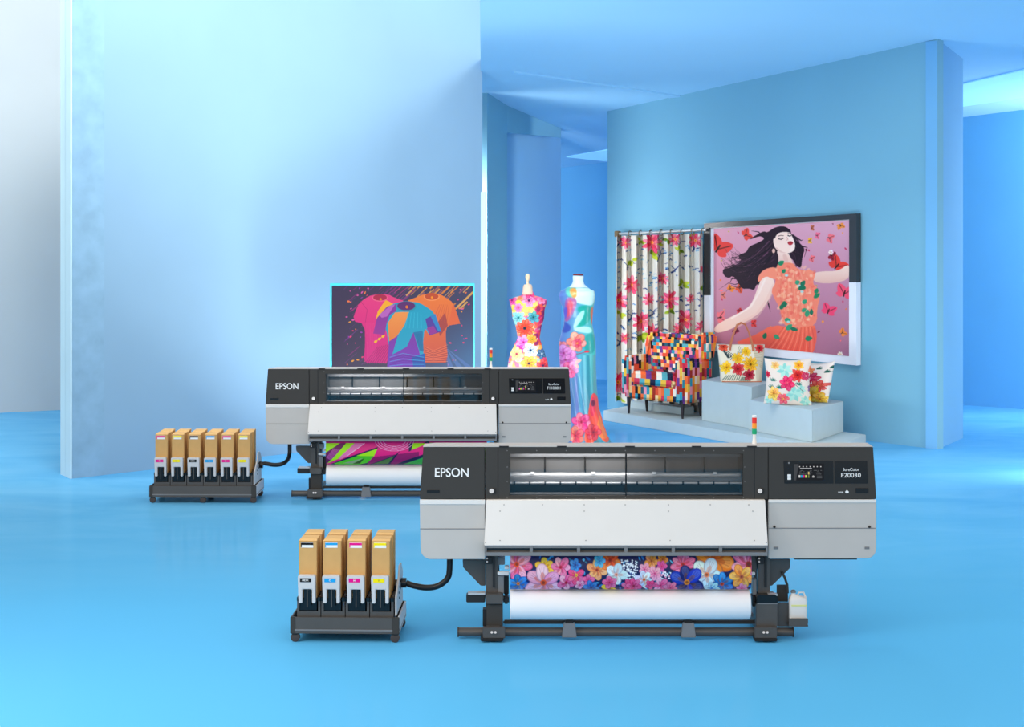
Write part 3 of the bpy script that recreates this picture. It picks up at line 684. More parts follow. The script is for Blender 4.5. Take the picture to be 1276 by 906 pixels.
CY = (40, 180, 230); MG = (235, 20, 140); YL = (245, 230, 20); BK = (30, 30, 32)
P1 = (X0, Y0, 0)
pY = H * F / (622.5 - HY); P2 = ((521.5 - CX) / F * pY, pY, 0)
make_printer(P1, 'near wide grey printer with floral cloth and a white waste bottle', 'F20030', [(230, 230, 230), CY, MG, (230, 230, 120)], True, print_front,
             ('blue pink and orange floral printed cloth hanging from the near printer', 'white cloth roll under the floral print of the near printer'))
make_printer(P2, 'far wide grey printer behind, with pink and green zigzag cloth', 'F11030H', [(230, 130, 200), YL, CY, MG], False, print_back,
             ('pink and lime green zigzag printed cloth hanging from the far printer', 'white cloth roll under the zigzag print of the far printer'))
# ------------------------------------------------------------------ ink carts
M_CARD = mat('brown_cardboard', (208, 164, 106), .8, 0, .1, .05, 9)
M_CARDT = mat('pale_card_top', (222, 184, 128), .8, 0, .1, .03, 9)
M_CLIP = mat('pale_grey_plastic', (204, 205, 208), .45, 0, .3, .02)
BAY = .1665
INK = {'black': ((24, 24, 26), 'HDK'), 'cyan': ((30, 160, 225), 'C'), 'magenta': ((232, 10, 140), 'M'), 'yellow': ((250, 230, 10), 'Y')}

def make_box(colour, front=True):
    """origin: middle of the box's front face foot, z = 0 at the box's lowest edge (0.14 over the floor)"""
    T = thing('ink_box', 'x', 'ink box')
    w_, dp, h = .062, .150, .556
    mb = MB(); ch = .012
    mb.loft([[(-w_, 0, .155), (w_, 0, .155), (w_, dp, .155), (-w_, dp, .155)], [(-w_, 0, h - ch), (w_, 0, h - ch), (w_, dp, h - ch), (-w_, dp, h - ch)]])
    mb.build('carton', M_CARD, T, .003, smooth=False)
    MB().loft([[(-w_ - .001, -.001, h - ch), (w_ + .001, -.001, h - ch), (w_ + .001, dp, h - ch), (-w_ - .001, dp, h - ch)], [(-w_ + .01, .02, h), (w_, .02, h), (w_, dp, h), (-w_ + .01, dp, h)]]).build('lid_flap', M_CARDT, T, smooth=False)
    MB().box(-w_ + .002, w_ - .002, .002, dp - .002, 0, .156).build('pack_base', M_BLACK, T)
    rgb, t = INK[colour]
    im = mat('ink_' + colour, rgb, .5, 0, .2, .02)
    lb = MB().box(-.048, .037, -.0025, -.0005, h - .058, h - .022).build('label_sticker', M_TXT, T)
    MB().box(-.048, .037, -.0035, -.0025, h - .040, h - .024).build('colour_band', im, lb)
    MB().box(-.048, -.042, -.0035, -.0025, h - .056, h - .040).build('colour_bar', im, lb)
    if front:
        z1 = .318
        mb = MB(); o = [(-.058, z1), (.054, z1), (.058, z1 - .01), (.058, .13), (.036, .13), (.036, .225), (-.030, .225), (-.030, .13), (-.056, .13), (-.062, z1 - .01)]
        mb.extrude([(x, -.055, z) for x, z in o], (0, .053, 0))
        cp = mb.build('connector_cover', M_CLIP, T, .004)
        q = MB().box(-.046, .030, -.0575, -.0555, z1 - .044, z1 - .018).build('colour_label', im, cp)
        ww = .022 if len(t) > 1 else .006
        text('label_lettering', t, M_TXT if colour != 'yellow' else mat('label_grey', (120, 110, 60)), q, -.008 - ww, -.008 + ww, z1 - .037, z1 - .025, -.0585, .02)
        MB().box(-.022, .026, -.036, -.004, .10, .222).build('connector_spout', M_BLACK, T, .004)
        MB().box(-.001, .005, -.044, -.0365, .10, .222).build('spout_rib', M_STEEL, T)
    return T

def make_cart(loc, rz, n, label, dep=.52):
    T = thing('ink_cart', label, 'cart', loc, rz)
    W = n * BAY / 2 + .038
    z0, z1 = .060, .172
    mb = MB().box(-W, W, 0, .012, z0, z1); mb.build('front_skirt', M_STEEL, T, .003)
    MB().box(-W + .03, W - .045, -.004, 0, z0 + .02, z0 + .030).build('skirt_rib', M_TRAYM, T)
    MB().box(-W - .001, -W + .035, -.003, .02, z0 - .001, z1 + .001).build('corner_post', M_DARK, T, .003)
    MB().box(W - .05, W + .001, -.003, .02, z0 - .001, z1 + .001).build('corner_post', M_DARK, T, .003)
    sk = MB().extrude([(W - .012, .02, z0), (W - .012, dep, z0), (W - .012, dep, z1), (W - .012, .02, z1)], (.012, 0, 0)).build('side_skirt', M_CLIP, T, .003)
    MB().box(W, W + .002, .03, dep - .01, z0 + .02, z0 + .026).build('skirt_rib', M_TRAYM, sk)
    MB().extrude([(-W, .02, z0), (-W, dep, z0), (-W, dep, z1), (-W, .02, z1)], (.012, 0, 0)).build('side_skirt', M_STEEL, T, .003)
    MB().box(-W, W, dep, dep + .012, z0, z1).build('rear_skirt', M_STEEL, T, .003)
    MB().box(-W + .01, W - .01, .01, dep, z0 + .03, z1 - .045).build('deck', M_BLACK, T)
    xs = [-W + .03, W - .03] + ([0] if n > 4 else [])
    for x in xs:
        for y in (.03, dep - .05):
            w_ = MB(); 
            w_.tube([(x, y - .018, .031), (x, y - .015, .031), (x, y + .015, .031), (x, y + .018, .031)], [.024, .031, .031, .024], 20)
            cs = w_.build('caster_wheel', mat('caster_grey', (72, 64, 62), .4), T)
            MB().lathe([(.026, .052), (.026, .06)], (x, y, 0), 14).build('caster_fork', M_DARK2, cs)
    # holders, front and rear row
    for k in range(n):
        xc = (k - (n - 1) / 2) * BAY
        for row, y in enumerate((.03, .03 + .235)):
            hb = MB(); a, b = xc - BAY / 2 + .003, xc + BAY / 2 - .003; yf, yb_ = y, y + .20
            zt = .30 if row == 0 else .335
            hb.box(a, a + .016, yf, yb_, z1 - .04, zt); hb.box(b - .016, b, yf, yb_, z1 - .04, zt); hb.box(a + .016, b - .016, yf, yf + .008, z1 - .04, .205); hb.box(a + .016, b - .016, yb_ - .006, yb_, z1 - .04, zt)
            hd = hb.build('box_holder', M_STEEL, T)
            for q in ((a - .001, a + .020), (b - .020, b + .001)): MB().box(q[0], q[1], yf - .003, yf + .04, zt - .026, zt + .002).build('holder_lip', M_BLACK, hd, .002)
    side = W - .033
    MB().extrude([(side, .04, z1 + .002), (side, .50, z1 + .002), (side, .50, .40), (side, .40, .47), (side, .30, .47), (side, .24, .40), (side, .04, .30)], (.012, 0, 0)).build('side_plate', M_CLIP, T, .003)
    for y, z in ((.20, .30), (.25, .33), (.30, .31), (.30, .36), (.22, .26)): MB().tube([(side + .012, y, z), (side + .016, y, z)], .008, 8).build('plate_bolt', M_BLACK, T)
    MB().tube([(side + .012, .36, .335), (side + .05, .36, .335)], .034, 16).build('hose_socket', M_BLACK, T)
    return T, (side + .05, .36, .335)

def drop(o, loc, rz): o.location = loc; o.rotation_euler = (0, 0, rz)

def cart_set(gx, gy, rz, cols, where, clabel, group, hose_end, hlabel, mid):
    n = len(cols); base = G(gx, gy); base.y -= 0
    T, sock = make_cart(base, rz, n, clabel)
    R = Matrix.Rotation(rz, 3, 'Z')
    for k, cname in enumerate(cols):
        xc = (k - (n - 1) / 2) * BAY - .008
        for row, y in enumerate((.045, .28)):
            b = make_box(cname, row == 0)
            drop(b, base + R @ Vector((xc, y, .139)), rz)
            dup_ = cols.count(cname) > 1
            if n == 4: lbl = 'tall brown ink box with %s label, %s row of the near cart' % (cname, 'front' if row == 0 else 'rear')
            else:
                pos = {0: 'at the left end', 1: 'second from the left end', 4: 'second from the right end', 5: 'at the right end'}.get(k, 'in the middle')
                lbl = 'ink box with %s label, %s of the far cart\'s %s row' % (cname, pos, 'front' if row == 0 else 'rear')
            tag(b, lbl, 'ink box', group)
    s = base + R @ Vector(sock)
    pts = [s] + [P(x, y, Yq) for x, y, Yq in mid] + [hose_end]
    # smooth path
    for _ in range(3):
        q = [pts[0]]
        for i in range(len(pts) - 1): q += [pts[i].lerp(pts[i + 1], .25), pts[i].lerp(pts[i + 1], .75)]
        pts = q + [pts[-1]]
    tag(MB().tube(pts, .021, 14).build('ink_hose', M_HOSE), hlabel, 'hose')

c1 = G(430, 801).y
cart_set(429.5, 801, math.radians(-1.8), ['black', 'cyan', 'magenta', 'yellow'], 'near', 'four-bay ink cart on casters beside the near printer', 'ink boxes on the near cart',
         P(560.5, 691, Y0 + .28), 'thick black hose from the four-bay cart up to the near printer', [(512, 729, c1 + .34), (530, 733, c1 + .33), (546, 731, c1 + .31), (559, 721, Y0 + .28), (560.5, 708, Y0 + .28)])
c2 = G(252, 627).y
cart_set(252.5, 627, math.radians(-.6), ['magenta', 'yellow', 'black', 'cyan', 'magenta', 'yellow'], 'far', 'six-bay ink cart on casters beside the far printer', 'ink boxes on the far cart',
         P(361, 551, pY + .28), 'black hose from the six-bay cart up to the far printer', [(329, 577, c2 + .36), (342, 580, c2 + .34), (354, 578, c2 + .33), (361, 570, pY + .28)])

# ------------------------------------------------------------------ display screen with three shirts
def shirts():
    c = Cv(409, 352, 594, 476, 4.5, (62, 54, 84)); r = random.Random(2); c.use(400, 340, 6.076)
    # background turning from plum to slate blue
    t = np.clip((c.xx / c.w - .45) / .5, 0, 1)[..., None] * np.clip((c.yy / c.h) * 1.3, .25, 1)[..., None]
    c.a[:] = c.a * (1 - t) + np.array((66, 112, 160)) * t
    for _ in range(70):
        x = r.uniform(170, 640); y = r.uniform(110, 720) if x < 420 else r.uniform(100, 240); l = r.uniform(20, 120)
        c.line([(x, y), (x + l, y - l * .85)], r.uniform(1.5, 5), r.choice([(150, 40, 130), (110, 50, 130), (190, 50, 130), (120, 60, 150)]), .8)
    for _ in range(46):
        x = r.uniform(640, 1150); y = r.uniform(100, 330); l = r.uniform(20, 150)
        c.line([(x, y), (x + l, y - l * .95)], r.uniform(3, 16), r.choice([(236, 160, 70), (220, 130, 60), (240, 180, 90), (140, 90, 110)]), .85)
    for _ in range(60):
        x = r.uniform(170, 360) if r.random() < .55 else r.uniform(950, 1110); y = r.uniform(110, 720); c.leaf(x, y, r.uniform(8, 32), r.uniform(5, 16), r.uniform(-1.2, .2), r.choice([(240, 160, 60), (230, 60, 120), (160, 60, 190), (240, 120, 70), (220, 90, 170)]))
    for a, b in ((960, 735), (1040, 735), (1120, 735)): c.poly([(940, 560), (a, b), (a + 50, b)], (90, 130, 200), .6)
    # pink shirt
    PKs = (232, 62, 132)
    c.blob([(390, 165), (505, 160), (560, 190), (640, 215), (640, 400), (520, 430), (520, 690), (420, 680), (318, 680), (335, 560), (330, 385), (235, 365), (280, 240), (330, 195)], PKs, c2=(206, 20, 130), it=1)
    c.poly([(415, 350), (430, 290), (490, 205), (548, 235), (470, 300), (440, 340)], (246, 176, 40))
    for k in range(9): c.line([(330 + k * 18, 690), (430 + k * 16, 560 - k * 4)], 6, (150, 16, 100), .6); c.line([(345 + k * 10, 380), (350 + k * 8, 660)], 3, (246, 100, 160), .35)
    for k in range(3): c.leaf(400 + k * 28, 530 - k * 20, 36, 20, -.6, (240, 180, 40))
    c.ell(447, 190, 60, 28, (240, 96, 140)); c.ell(447, 186, 52, 24, (176, 36, 76)); c.ell(452, 200, 9, 9, (230, 130, 30))
    c.line([(300, 215), (350, 280), (335, 380)], 4, (170, 30, 110), .7)
    # orange shirt
    c.blob([(780, 160), (890, 155), (950, 190), (1000, 225), (1055, 380), (960, 395), (940, 460), (965, 680), (880, 682), (700, 680), (690, 500), (640, 215), (710, 190)], (240, 128, 56), c2=(206, 84, 66), it=1)
    c.poly([(1000, 225), (1055, 385), (960, 400), (985, 300)], (228, 104, 60)); c.poly([(940, 300), (960, 400), (930, 440), (900, 480), (880, 380)], (150, 56, 66), .75)
    for k in range(16): c.line([(790, 560 + k * 8), (850, 590 + k * 6), (960, 545 + k * 9)], 4, (150, 50, 60) if k % 2 else (244, 140, 96), .6)
    for k in range(6): c.line([(900 + k * 14, 240), (860 + k * 18, 330 + k * 12)], 4, (200, 80, 50), .5)
    c.ell(838, 182, 60, 30, (246, 150, 90)); c.ell(838, 178, 52, 26, (196, 78, 40)); c.ell(840, 186, 8, 9, (250, 150, 30))
    # front shirt, teal, violet and orange
    TE = (14, 160, 196); VI = (126, 52, 160)
    c.blob([(575, 222), (720, 218), (780, 245), (860, 300), (912, 445), (820, 475), (785, 410), (770, 560), (795, 735), (640, 735), (500, 735), (520, 600), (500, 460), (490, 425), (395, 455), (430, 330), (500, 260)], TE, it=1)
    c.poly([(500, 255), (575, 235), (570, 290), (520, 320), (495, 390), (490, 430), (480, 470), (395, 460), (425, 340)], VI, c2=(150, 50, 150)); c.poly([(440, 320), (520, 250), (560, 240), (500, 330), (460, 340)], (196, 110, 200), .8)
    c.poly([(560, 300), (668, 292), (630, 400), (560, 500), (520, 560), (505, 380)], (240, 152, 76), c2=(226, 120, 50))
    c.poly([(515, 520), (590, 470), (560, 610), (650, 560), (700, 450), (745, 600), (765, 735), (500, 735)], VI, c2=(112, 50, 190))
    c.poly([(580, 480), (650, 450), (640, 560), (540, 620)], TE); c.poly([(700, 450), (770, 440), (775, 600), (750, 590)], (10, 120, 170))
    c.poly([(790, 350), (865, 310), (912, 445), (820, 475)], (80, 60, 160)); c.poly([(830, 330), (865, 310), (912, 445), (885, 440)], (30, 150, 210), .8); c.poly([(800, 420), (850, 400), (880, 450), (825, 470)], (150, 50, 150))
    c.poly([(690, 640), (785, 610), (795, 735), (700, 735)], (20, 90, 180))
    for k in range(9):
        c.line([(520, 640 + k * 11), (620, 610 + k * 14), (780, 640 + k * 9)], 5, (70, 200, 230) if k % 3 == 0 else (70, 30, 130), .55)
    for k in range(5): c.line([(660 + k * 24, 300), (640 + k * 30, 420)], 6, (60, 200, 224), .4); c.line([(720 + k * 9, 460), (745 + k * 8, 590)], 4, (8, 90, 140), .5)
    c.ell(645, 255, 78, 42, (20, 150, 180)); c.ell(645, 250, 68, 34, (90, 40, 110)); c.ell(650, 258, 10, 12, (230, 120, 30))
    return c
ys = 20.2
T = thing('display_screen', 'large screen with cyan border showing three bright t-shirts, behind the far printer', 'screen', P(501, 264 + H * F / ys, ys))
o0 = T.location
def sp(px, py, dy=0): v = P(px, py, ys); return (v.x - o0.x, dy, v.z - o0.z)
a = sp(411, 474); b = sp(591.5, 353)
fr = MB().box(a[0], b[0], .004, .06, a[2], b[2]).build('bezel', mat('cyan_glow_border', (58, 176, 196), .4, 0, .3, .02, emit=.12), T, .004)
c = shirts(); a = sp(413.5, 472); b = sp(589.5, 356.3); nu, nv = 480, 320
mb = MB().grid(lambda u, v: (a[0] + (b[0] - a[0]) * u, 0, b[2] + (a[2] - b[2]) * v), nu, nv)
uu, vv = np.meshgrid(np.linspace(413.5, 589.5, nu + 1), np.linspace(356.3, 472, nv + 1))
mb.build('picture', paint_mat('screen_picture', .35, .2, 1.05, screen=True), T, col=c.sample(uu, vv).reshape(-1, 4), normals=False, smooth=False)
for x in (-.45, .45):
    MB().box(x - .03, x + .03, .01, .05, .02, a[2] + .03).build('stand_leg', M_STEEL, T); MB().box(x - .05, x + .05, -.2, .25, 0, .02).build('stand_foot', M_STEEL, T)
# ------------------------------------------------------------------ dress forms
def interp(prof, y):
    for (y0, a0, b0), (y1, a1, b1) in zip(prof, prof[1:]):
        if y0 <= y <= y1:
            t = (y - y0) / (y1 - y0); t = t * t * (3 - 2 * t) * .5 + t * .5
            return a0 + (a1 - a0) * t, b0 + (b1 - b0) * t
    return prof[-1][1:]
def cloth_body(prof, Y, canvas, name, parent, org, depth=.34, n=160, step=.5, m=None, ripple=0):
    ys_ = np.arange(prof[0][0], prof[-1][0] + .01, step); rings = []; pu = []; pv = []
    for y in ys_:
        l, r_ = interp(prof, y); cx = (l + r_) / 2; hw = (r_ - l) / 2
        t = (y - prof[0][0]) / (prof[-1][0] - prof[0][0])
        ring = []
        for k in range(n):
            a = 2 * math.pi * k / n
            rip = 1 + ripple * max(0, t - .45) * math.sin(a * 9 + 1.3 * t)
            x = cx + hw * math.cos(a); yy = -hw / F * Y * (depth / .34 * .62) * math.sin(a) * rip
            yy -= .02 * math.sin(a) * math.sin(t * 9) * (hw / 22)
            v = P(x, y, Y); ring.append((v.x - org.x, yy, v.z - org.z)); pu.append(x); pv.append(y + (0 if math.sin(a) >= 0 else 0))
        rings.append(ring)
    mb = MB().loft(rings)
    return mb.build(name, m, parent, col=canvas.sample(np.array(pu), np.array(pv)), normals=True)

def dress1():
    c = Cv(625, 345, 695, 560, 4, (238, 176, 104)); r = random.Random(4); c.use(620, 340, 6.97)
    base = [(240, 160, 70), (226, 90, 140), (236, 120, 80), (226, 200, 190), (110, 180, 180), (210, 50, 110), (236, 170, 180), (200, 60, 150)]
    for _ in range(700): c.ell(r.uniform(60, 500), r.uniform(80, 1500), r.uniform(8, 34), r.uniform(8, 30), r.choice(base), r.random() * 3, .75)
    for _ in range(40): c.ell(r.uniform(130, 330), r.uniform(250, 360), 26, 22, r.choice([(250, 200, 60), (252, 214, 110), (248, 180, 90)]), r.random() * 3, .7)
    for _ in range(90): c.ell(r.uniform(330, 430), r.uniform(250, 620), r.uniform(8, 24), r.uniform(14, 34), r.choice([(176, 30, 90), (206, 50, 110), (120, 40, 90), (230, 90, 60)]), r.random(), .8)
    for f in [(272, 235, 60, 7, (244, 130, 180), (70, 30, 80)), (385, 225, 44, 6, (246, 120, 170), (220, 60, 60)), (180, 385, 62, 7, (120, 205, 200), (20, 110, 120)), (310, 380, 55, 6, (60, 150, 160), (20, 90, 100)),
              (235, 478, 78, 10, (232, 66, 40), (30, 40, 60)), (225, 600, 66, 6, (240, 120, 190), (180, 40, 130)), (190, 660, 40, 6, (200, 40, 150), (240, 120, 60)), (285, 668, 66, 7, (210, 236, 240), (20, 50, 90)), (300, 575, 44, 6, (240, 140, 40), (110, 160, 40)),
              (165, 700, 60, 7, (250, 210, 130), (170, 60, 90)), (272, 780, 66, 7, (250, 176, 60), (60, 50, 80)), (125, 235, 42, 6, (236, 70, 140), (120, 30, 90)), (180, 300, 40, 6, (246, 120, 170), (220, 60, 120)),
              (280, 160, 55, 6, (220, 40, 110), (250, 120, 160)), (395, 800, 55, 6, (232, 60, 60), (60, 40, 90)), (385, 700, 45, 6, (40, 90, 130), (200, 220, 220))]:
        c.flower(*f, rot=r.random())
    for k in range(26):
        c.flower(r.uniform(80, 480), r.uniform(860, 1500), r.uniform(40, 75), 7, r.choice([(232, 66, 80), (244, 130, 180), (120, 205, 200), (250, 190, 60), (200, 50, 150)]), (60, 40, 80), rot=r.random())
    return c.blur(1)
def dress2():
    c = Cv(685, 350, 770, 560, 4, (70, 190, 190)); c.use(690, 335, 4.118); r = random.Random(9)
    X = c.xx / c.w; Yv = c.yy / c.h
    t = np.clip((X - .05) / .6, 0, 1)[..., None]
    top = np.array((70, 196, 186)); left = np.array((90, 100, 190)); low = np.array((70, 150, 200)); 
    c.a[:] = left * (1 - t) + top * t
    u = np.clip((Yv - .42) / .4, 0, 1)[..., None]; c.a[:] = c.a * (1 - u) + (np.array((120, 110, 190)) * (1 - t) + np.array((60, 140, 160)) * t) * u
    WHt = (214, 246, 240)
    c.blob([(120, 80), (200, 85), (212, 120), (205, 190), (150, 180), (110, 170), (105, 120)], WHt, .9); c.blob([(60, 95), (110, 80), (120, 120), (90, 150), (60, 130)], (90, 200, 180), .9)
    c.blob([(60, 140), (120, 150), (110, 200), (80, 260), (55, 275), (55, 210)], (170, 70, 140), .9); c.blob([(70, 150), (105, 170), (80, 240), (60, 250)], (226, 70, 90), .8); c.blob([(50, 200), (70, 190), (66, 250), (50, 260)], (80, 70, 190), .9)
    c.blob([(78, 100), (115, 95), (118, 140), (100, 150), (85, 130)], (250, 150, 50), .9)
    c.blob([(110, 190), (195, 180), (190, 260), (150, 290), (120, 300), (100, 280), (140, 240)], (16, 160, 146), .95); c.blob([(120, 230), (160, 200), (150, 250), (110, 300), (95, 300)], (200, 246, 236), .8)
    c.blob([(185, 200), (205, 190), (200, 290), (190, 280)], (240, 110, 80), .9); c.blob([(90, 300), (170, 290), (200, 310), (190, 330), (120, 320)], (196, 244, 232), .8)
    c.blob([(160, 330), (212, 330), (212, 420), (180, 440), (150, 400)], (20, 156, 150), .9); c.blob([(40, 260), (90, 290), (80, 320), (40, 330)], (40, 60, 160), .85)
    for x, cc in ((130, (100, 196, 216)), (155, (150, 220, 226)), (175, (30, 110, 130)), (110, (130, 130, 210)), (205, (120, 150, 150))): c.line([(x, 440), (x + 4, 620), (x + 18, 890)], 14, cc, .55)
    c.blur(14); c.flower(115, 375, 52, 6, (246, 116, 96), (206, 20, 60), .2, (248, 150, 130), wd=.75); c.flower(118, 378, 24, 6, (226, 40, 90), (250, 180, 40), .5)
    for f in [(60, 460, 62, 6, (214, 90, 190), (180, 20, 120), .4, (232, 130, 206)), (85, 510, 42, 5, (236, 70, 140), (214, 40, 110), .2, (244, 120, 190)), (40, 400, 34, 5, (236, 110, 120), (240, 60, 60), .3, None), (50, 430, 40, 5, (220, 120, 200), (190, 40, 140), .7, None)]: c.flower(f[0], f[1], f[2], f[3], f[4], f[5], f[6], f[7], wd=.75)
    c.line([(112, 435), (180, 420)], 3, (170, 60, 80)); c.ell(168, 421, 14, 6, (226, 50, 70)); c.leaf(105, 478, 42, 20, -.4, (250, 190, 180)); c.leaf(105, 484, 32, 18, .7, (250, 176, 170))
    c.blob([(195, 625), (225, 650), (235, 720), (260, 800), (290, 885), (250, 880), (220, 830), (205, 885), (150, 890), (165, 790), (180, 700)], (234, 66, 72), c2=(240, 84, 50))
    c.blob([(195, 640), (215, 680), (205, 760), (180, 740)], (206, 30, 80), .8); c.ell(200, 685, 12, 16, (110, 10, 60)); c.blob([(235, 730), (250, 800), (280, 870), (230, 860), (215, 820)], (250, 130, 50), .85)
    for f in [(140, 780, 48, 6, (236, 60, 130), (200, 20, 80), .2, (244, 100, 140)), (110, 850, 44, 6, (240, 70, 90), (220, 30, 60), .5, (250, 110, 90)), (200, 830, 40, 6, (220, 40, 60), (160, 10, 60), .1, None)]: c.flower(f[0], f[1], f[2], f[3], f[4], f[5], f[6], f[7], wd=.75)
    return c.blur(2)
SATIN = paint_mat('satin_cloth', .28, .5, 0, .2); COTTON = paint_mat('cotton_cloth', .75, .15)
M_NECK = mat('linen_form', (196, 178, 160), .7); M_WOOD = mat('pale_turned_wood', (206, 186, 160), .5, scale=20)
Yd1 = 28.6 * K
o1 = P(657, 264 + H * F / Yd1, Yd1)
T = thing('dress_form', 'dress form with wooden knob in a multicoloured floral dress, left of the satin one', 'dress form', o1)
pr1 = [(363, 651, 664), (368, 650, 666), (371, 640, 676), (373.5, 634.5, 681), (378, 635.5, 681), (387, 638, 678.5), (396, 638.5, 678), (408, 643, 674.5), (421, 645, 672.5), (430, 641, 675), (440, 636, 679), (452, 633, 682.5), (470, 631, 686), (520, 628, 690)]
cloth_body(pr1, Yd1, dress1(), 'dress', T, o1, m=COTTON)
s1 = F / Yd1
def fp(px, py): v = P(px, py, Yd1); return (v.x - o1.x, v.z - o1.z)
x, z = fp(657.5, 358)
MB().loft([[(x + hw * math.cos(a) / s1, hw * .8 * math.sin(a) / s1, z - dz / s1) for a in [2 * math.pi * k / 20 for k in range(20)]] for hw, dz in ((4.5, -3.5), (5.5, -2), (6, 0), (6.3, 5), (7.5, 9))]).build('neck', M_NECK, T)
MB().lathe([(.02, 0), (.024, .012), (.012, .03), (.014, .05), (.026, .075), (.030, .10), (.026, .125), (.012, .14)], (x, 0, fp(0, 354.5)[1] - .01), 18).build('finial', M_WOOD, T)
MB().tube([(0, 0, .03), (0, 0, fp(0, 520)[1] + .01)], .022, 12).build('stand_pole', M_STEEL, T); MB().lathe([(.2, 0), (.2, .015), (.03, .03)], (0, 0, 0), 24).build('stand_base', M_STEEL, T)
Yd2 = H * F / (551.5 - 264)
o2 = P(725, 551.5, Yd2)
T = thing('dress_form', 'white headless dress form wearing a long teal satin gown with pink flowers and fishtail hem', 'dress form', o2)
pr2 = [(356, 711, 728), (360, 704, 735), (363, 698, 740.5), (368, 696, 741.5), (374, 697.5, 741), (384, 701, 739.5), (395, 703, 738.5), (404, 702.5, 738), (414, 699.5, 740), (425, 697, 742), (436, 696.5, 742.5), (455, 697.5, 742.5), (480, 702, 743.5), (505, 706, 746), (525, 709, 751), (540, 710, 756), (550.8, 708, 761.5)]
cloth_body(pr2, Yd2, dress2(), 'gown', T, o2, m=SATIN, ripple=.35)
s2 = F / Yd2
def fq(px, py): v = P(px, py, Yd2); return (v.x - o2.x, v.z - o2.z)
x, z = fq(720.5, 345)
MB().loft([[(x + hw * math.cos(a) / s2, hw * .8 * math.sin(a) / s2, z - dz / s2) for a in [2 * math.pi * k / 24 for k in range(24)]] for hw, dz in ((6.5, -1.5), (7, 0), (6.6, 5), (7.6, 9), (12, 13))]).build('neck', mat('white_form', (206, 226, 240), .5), T)
MB().lathe([(6.6 / s2, 0), (6.6 / s2, .008), (5.5 / s2, .018)], (x, 0, z + 2 / s2), 24).build('neck_cap', mat('dark_red_cap', (120, 30, 30), .4), T)

# ------------------------------------------------------------------ platform and plinths
PLAT = mat('pale_plinth_paint', (180, 198, 204), .6, 0, .15, .02)
def slab(name, pts, h, label, cat):
    base = [Vector(p) for p in pts]; org = sum(base, Vector()) / len(base); org.z = base[0].z
    o = MB().extrude([p - org for p in base], (0, 0, h)).build(name, PLAT, None, .006); o.location = org
    tag(o, label, cat); return o
PH = .14
pts = [G(752, 511.5, PH), G(1035.7, 559.3, PH), G(1079, 541.5, PH), G(793, 503.5, PH)]
slab('display_platform', [(p.x, p.y, 0.0) for p in pts], PH, 'long low pale blue platform under the armchair and plinths', 'platform')
PH2 = PH + .001
A = G(1012.5, 551.5, PH2); Lq = G(932.5, 536, PH2); Rq = G(1051, 538, PH2)
slab('low_plinth', [A, Rq, Rq + Lq - A, Lq], .387, 'low pale blue plinth carrying the two floral cushions', 'plinth')
lowtop = PH2 + .387
A2 = G(937, 534.6, PH2); L2 = G(874.5, 524, PH2); R2 = (Rq - A) * .62
slab('tall_plinth', [A2, A2 + R2, A2 + R2 + L2 - A2, L2], .54, 'taller pale blue plinth carrying the floral tote bag', 'plinth')
talltop = PH2 + .54
A3 = G(851, 517.0, PH2); L3 = G(784, 508.5, PH2); R3 = Vector((.17, .15, 0))
slab('low_step', [A3, A3 + R3, L3 + R3, L3], .10, 'low pale step directly beneath the patchwork armchair', 'plinth')

# ------------------------------------------------------------------ curtain and rod
def curtain_c():
    c = Cv(762, 285, 882, 512, 4, (206, 201, 190)); c.use(750, 270, 3.353); r = random.Random(11)
    NB = (24, 50, 110); BLc = (60, 120, 170); GRc = (140, 160, 30); G2 = (100, 130, 30); RD = (226, 44, 90); R2_ = (240, 110, 140)
    for _ in range(330):
        x = r.uniform(48, 430); y = r.uniform(85, 790); l = r.uniform(5, 15)
        c.line([(x, y), (x + l * .6, y - l * .3), (x + l, y + r.uniform(-6, 6))], r.uniform(2.5, 6), r.choice([NB, NB, BLc, (110, 170, 200)]))
    for x, y in ((105, 230), (230, 190), (110, 450), (380, 150), (400, 380), (200, 430), (320, 140), (290, 240), (340, 520), (60, 560), (60, 130)):
        pts = [(x, y)]
        for k in range(5): pts.append((pts[-1][0] + r.uniform(-4, 14), pts[-1][1] - r.uniform(6, 14)))
        c.line(pts, 7.5, NB, taper=True); c.line([pts[2], (pts[2][0] - 16, pts[2][1] - 16)], 3, NB); c.line([pts[3], (pts[3][0] + 18, pts[3][1] - 4)], 3, NB)
    for x, y, s_ in ((125, 185, 30), (210, 165, 30), (165, 510, 34), (75, 420, 24), (75, 780, 24), (340, 290, 28), (325, 140, 26), (240, 120, 20), (165, 100, 22), (285, 400, 28), (385, 90, 24), (420, 300, 20), (110, 640, 20), (275, 95, 24)):
        for k in range(4): c.leaf(x, y, s_, s_ * .55, r.uniform(0, 6.3), r.choice([GRc, G2, (176, 186, 50)]))
    for x, y, s_ in ((72, 360, 36), (125, 292, 34), (210, 108, 40), (165, 450, 38), (215, 500, 36), (283, 355, 36), (195, 355, 24), (98, 110, 24), (390, 100, 28), (305, 95, 26), (350, 440, 34), (70, 715, 38), (320, 480, 24), (255, 265, 22), (95, 520, 22), (370, 350, 18), (420, 225, 14), (410, 470, 22)):
        c.flower(x, y, s_, 9, RD, (250, 160, 60), r.random(), R2_, sq=1.25, wd=.42, cr=.14)
    return c
cc = curtain_c()
yo = .16
def cpt(px, py, off): return P(px, py, wallY(px, off))
nu, nv = 300, 260; x0c, x1c = 765.5, 876.5
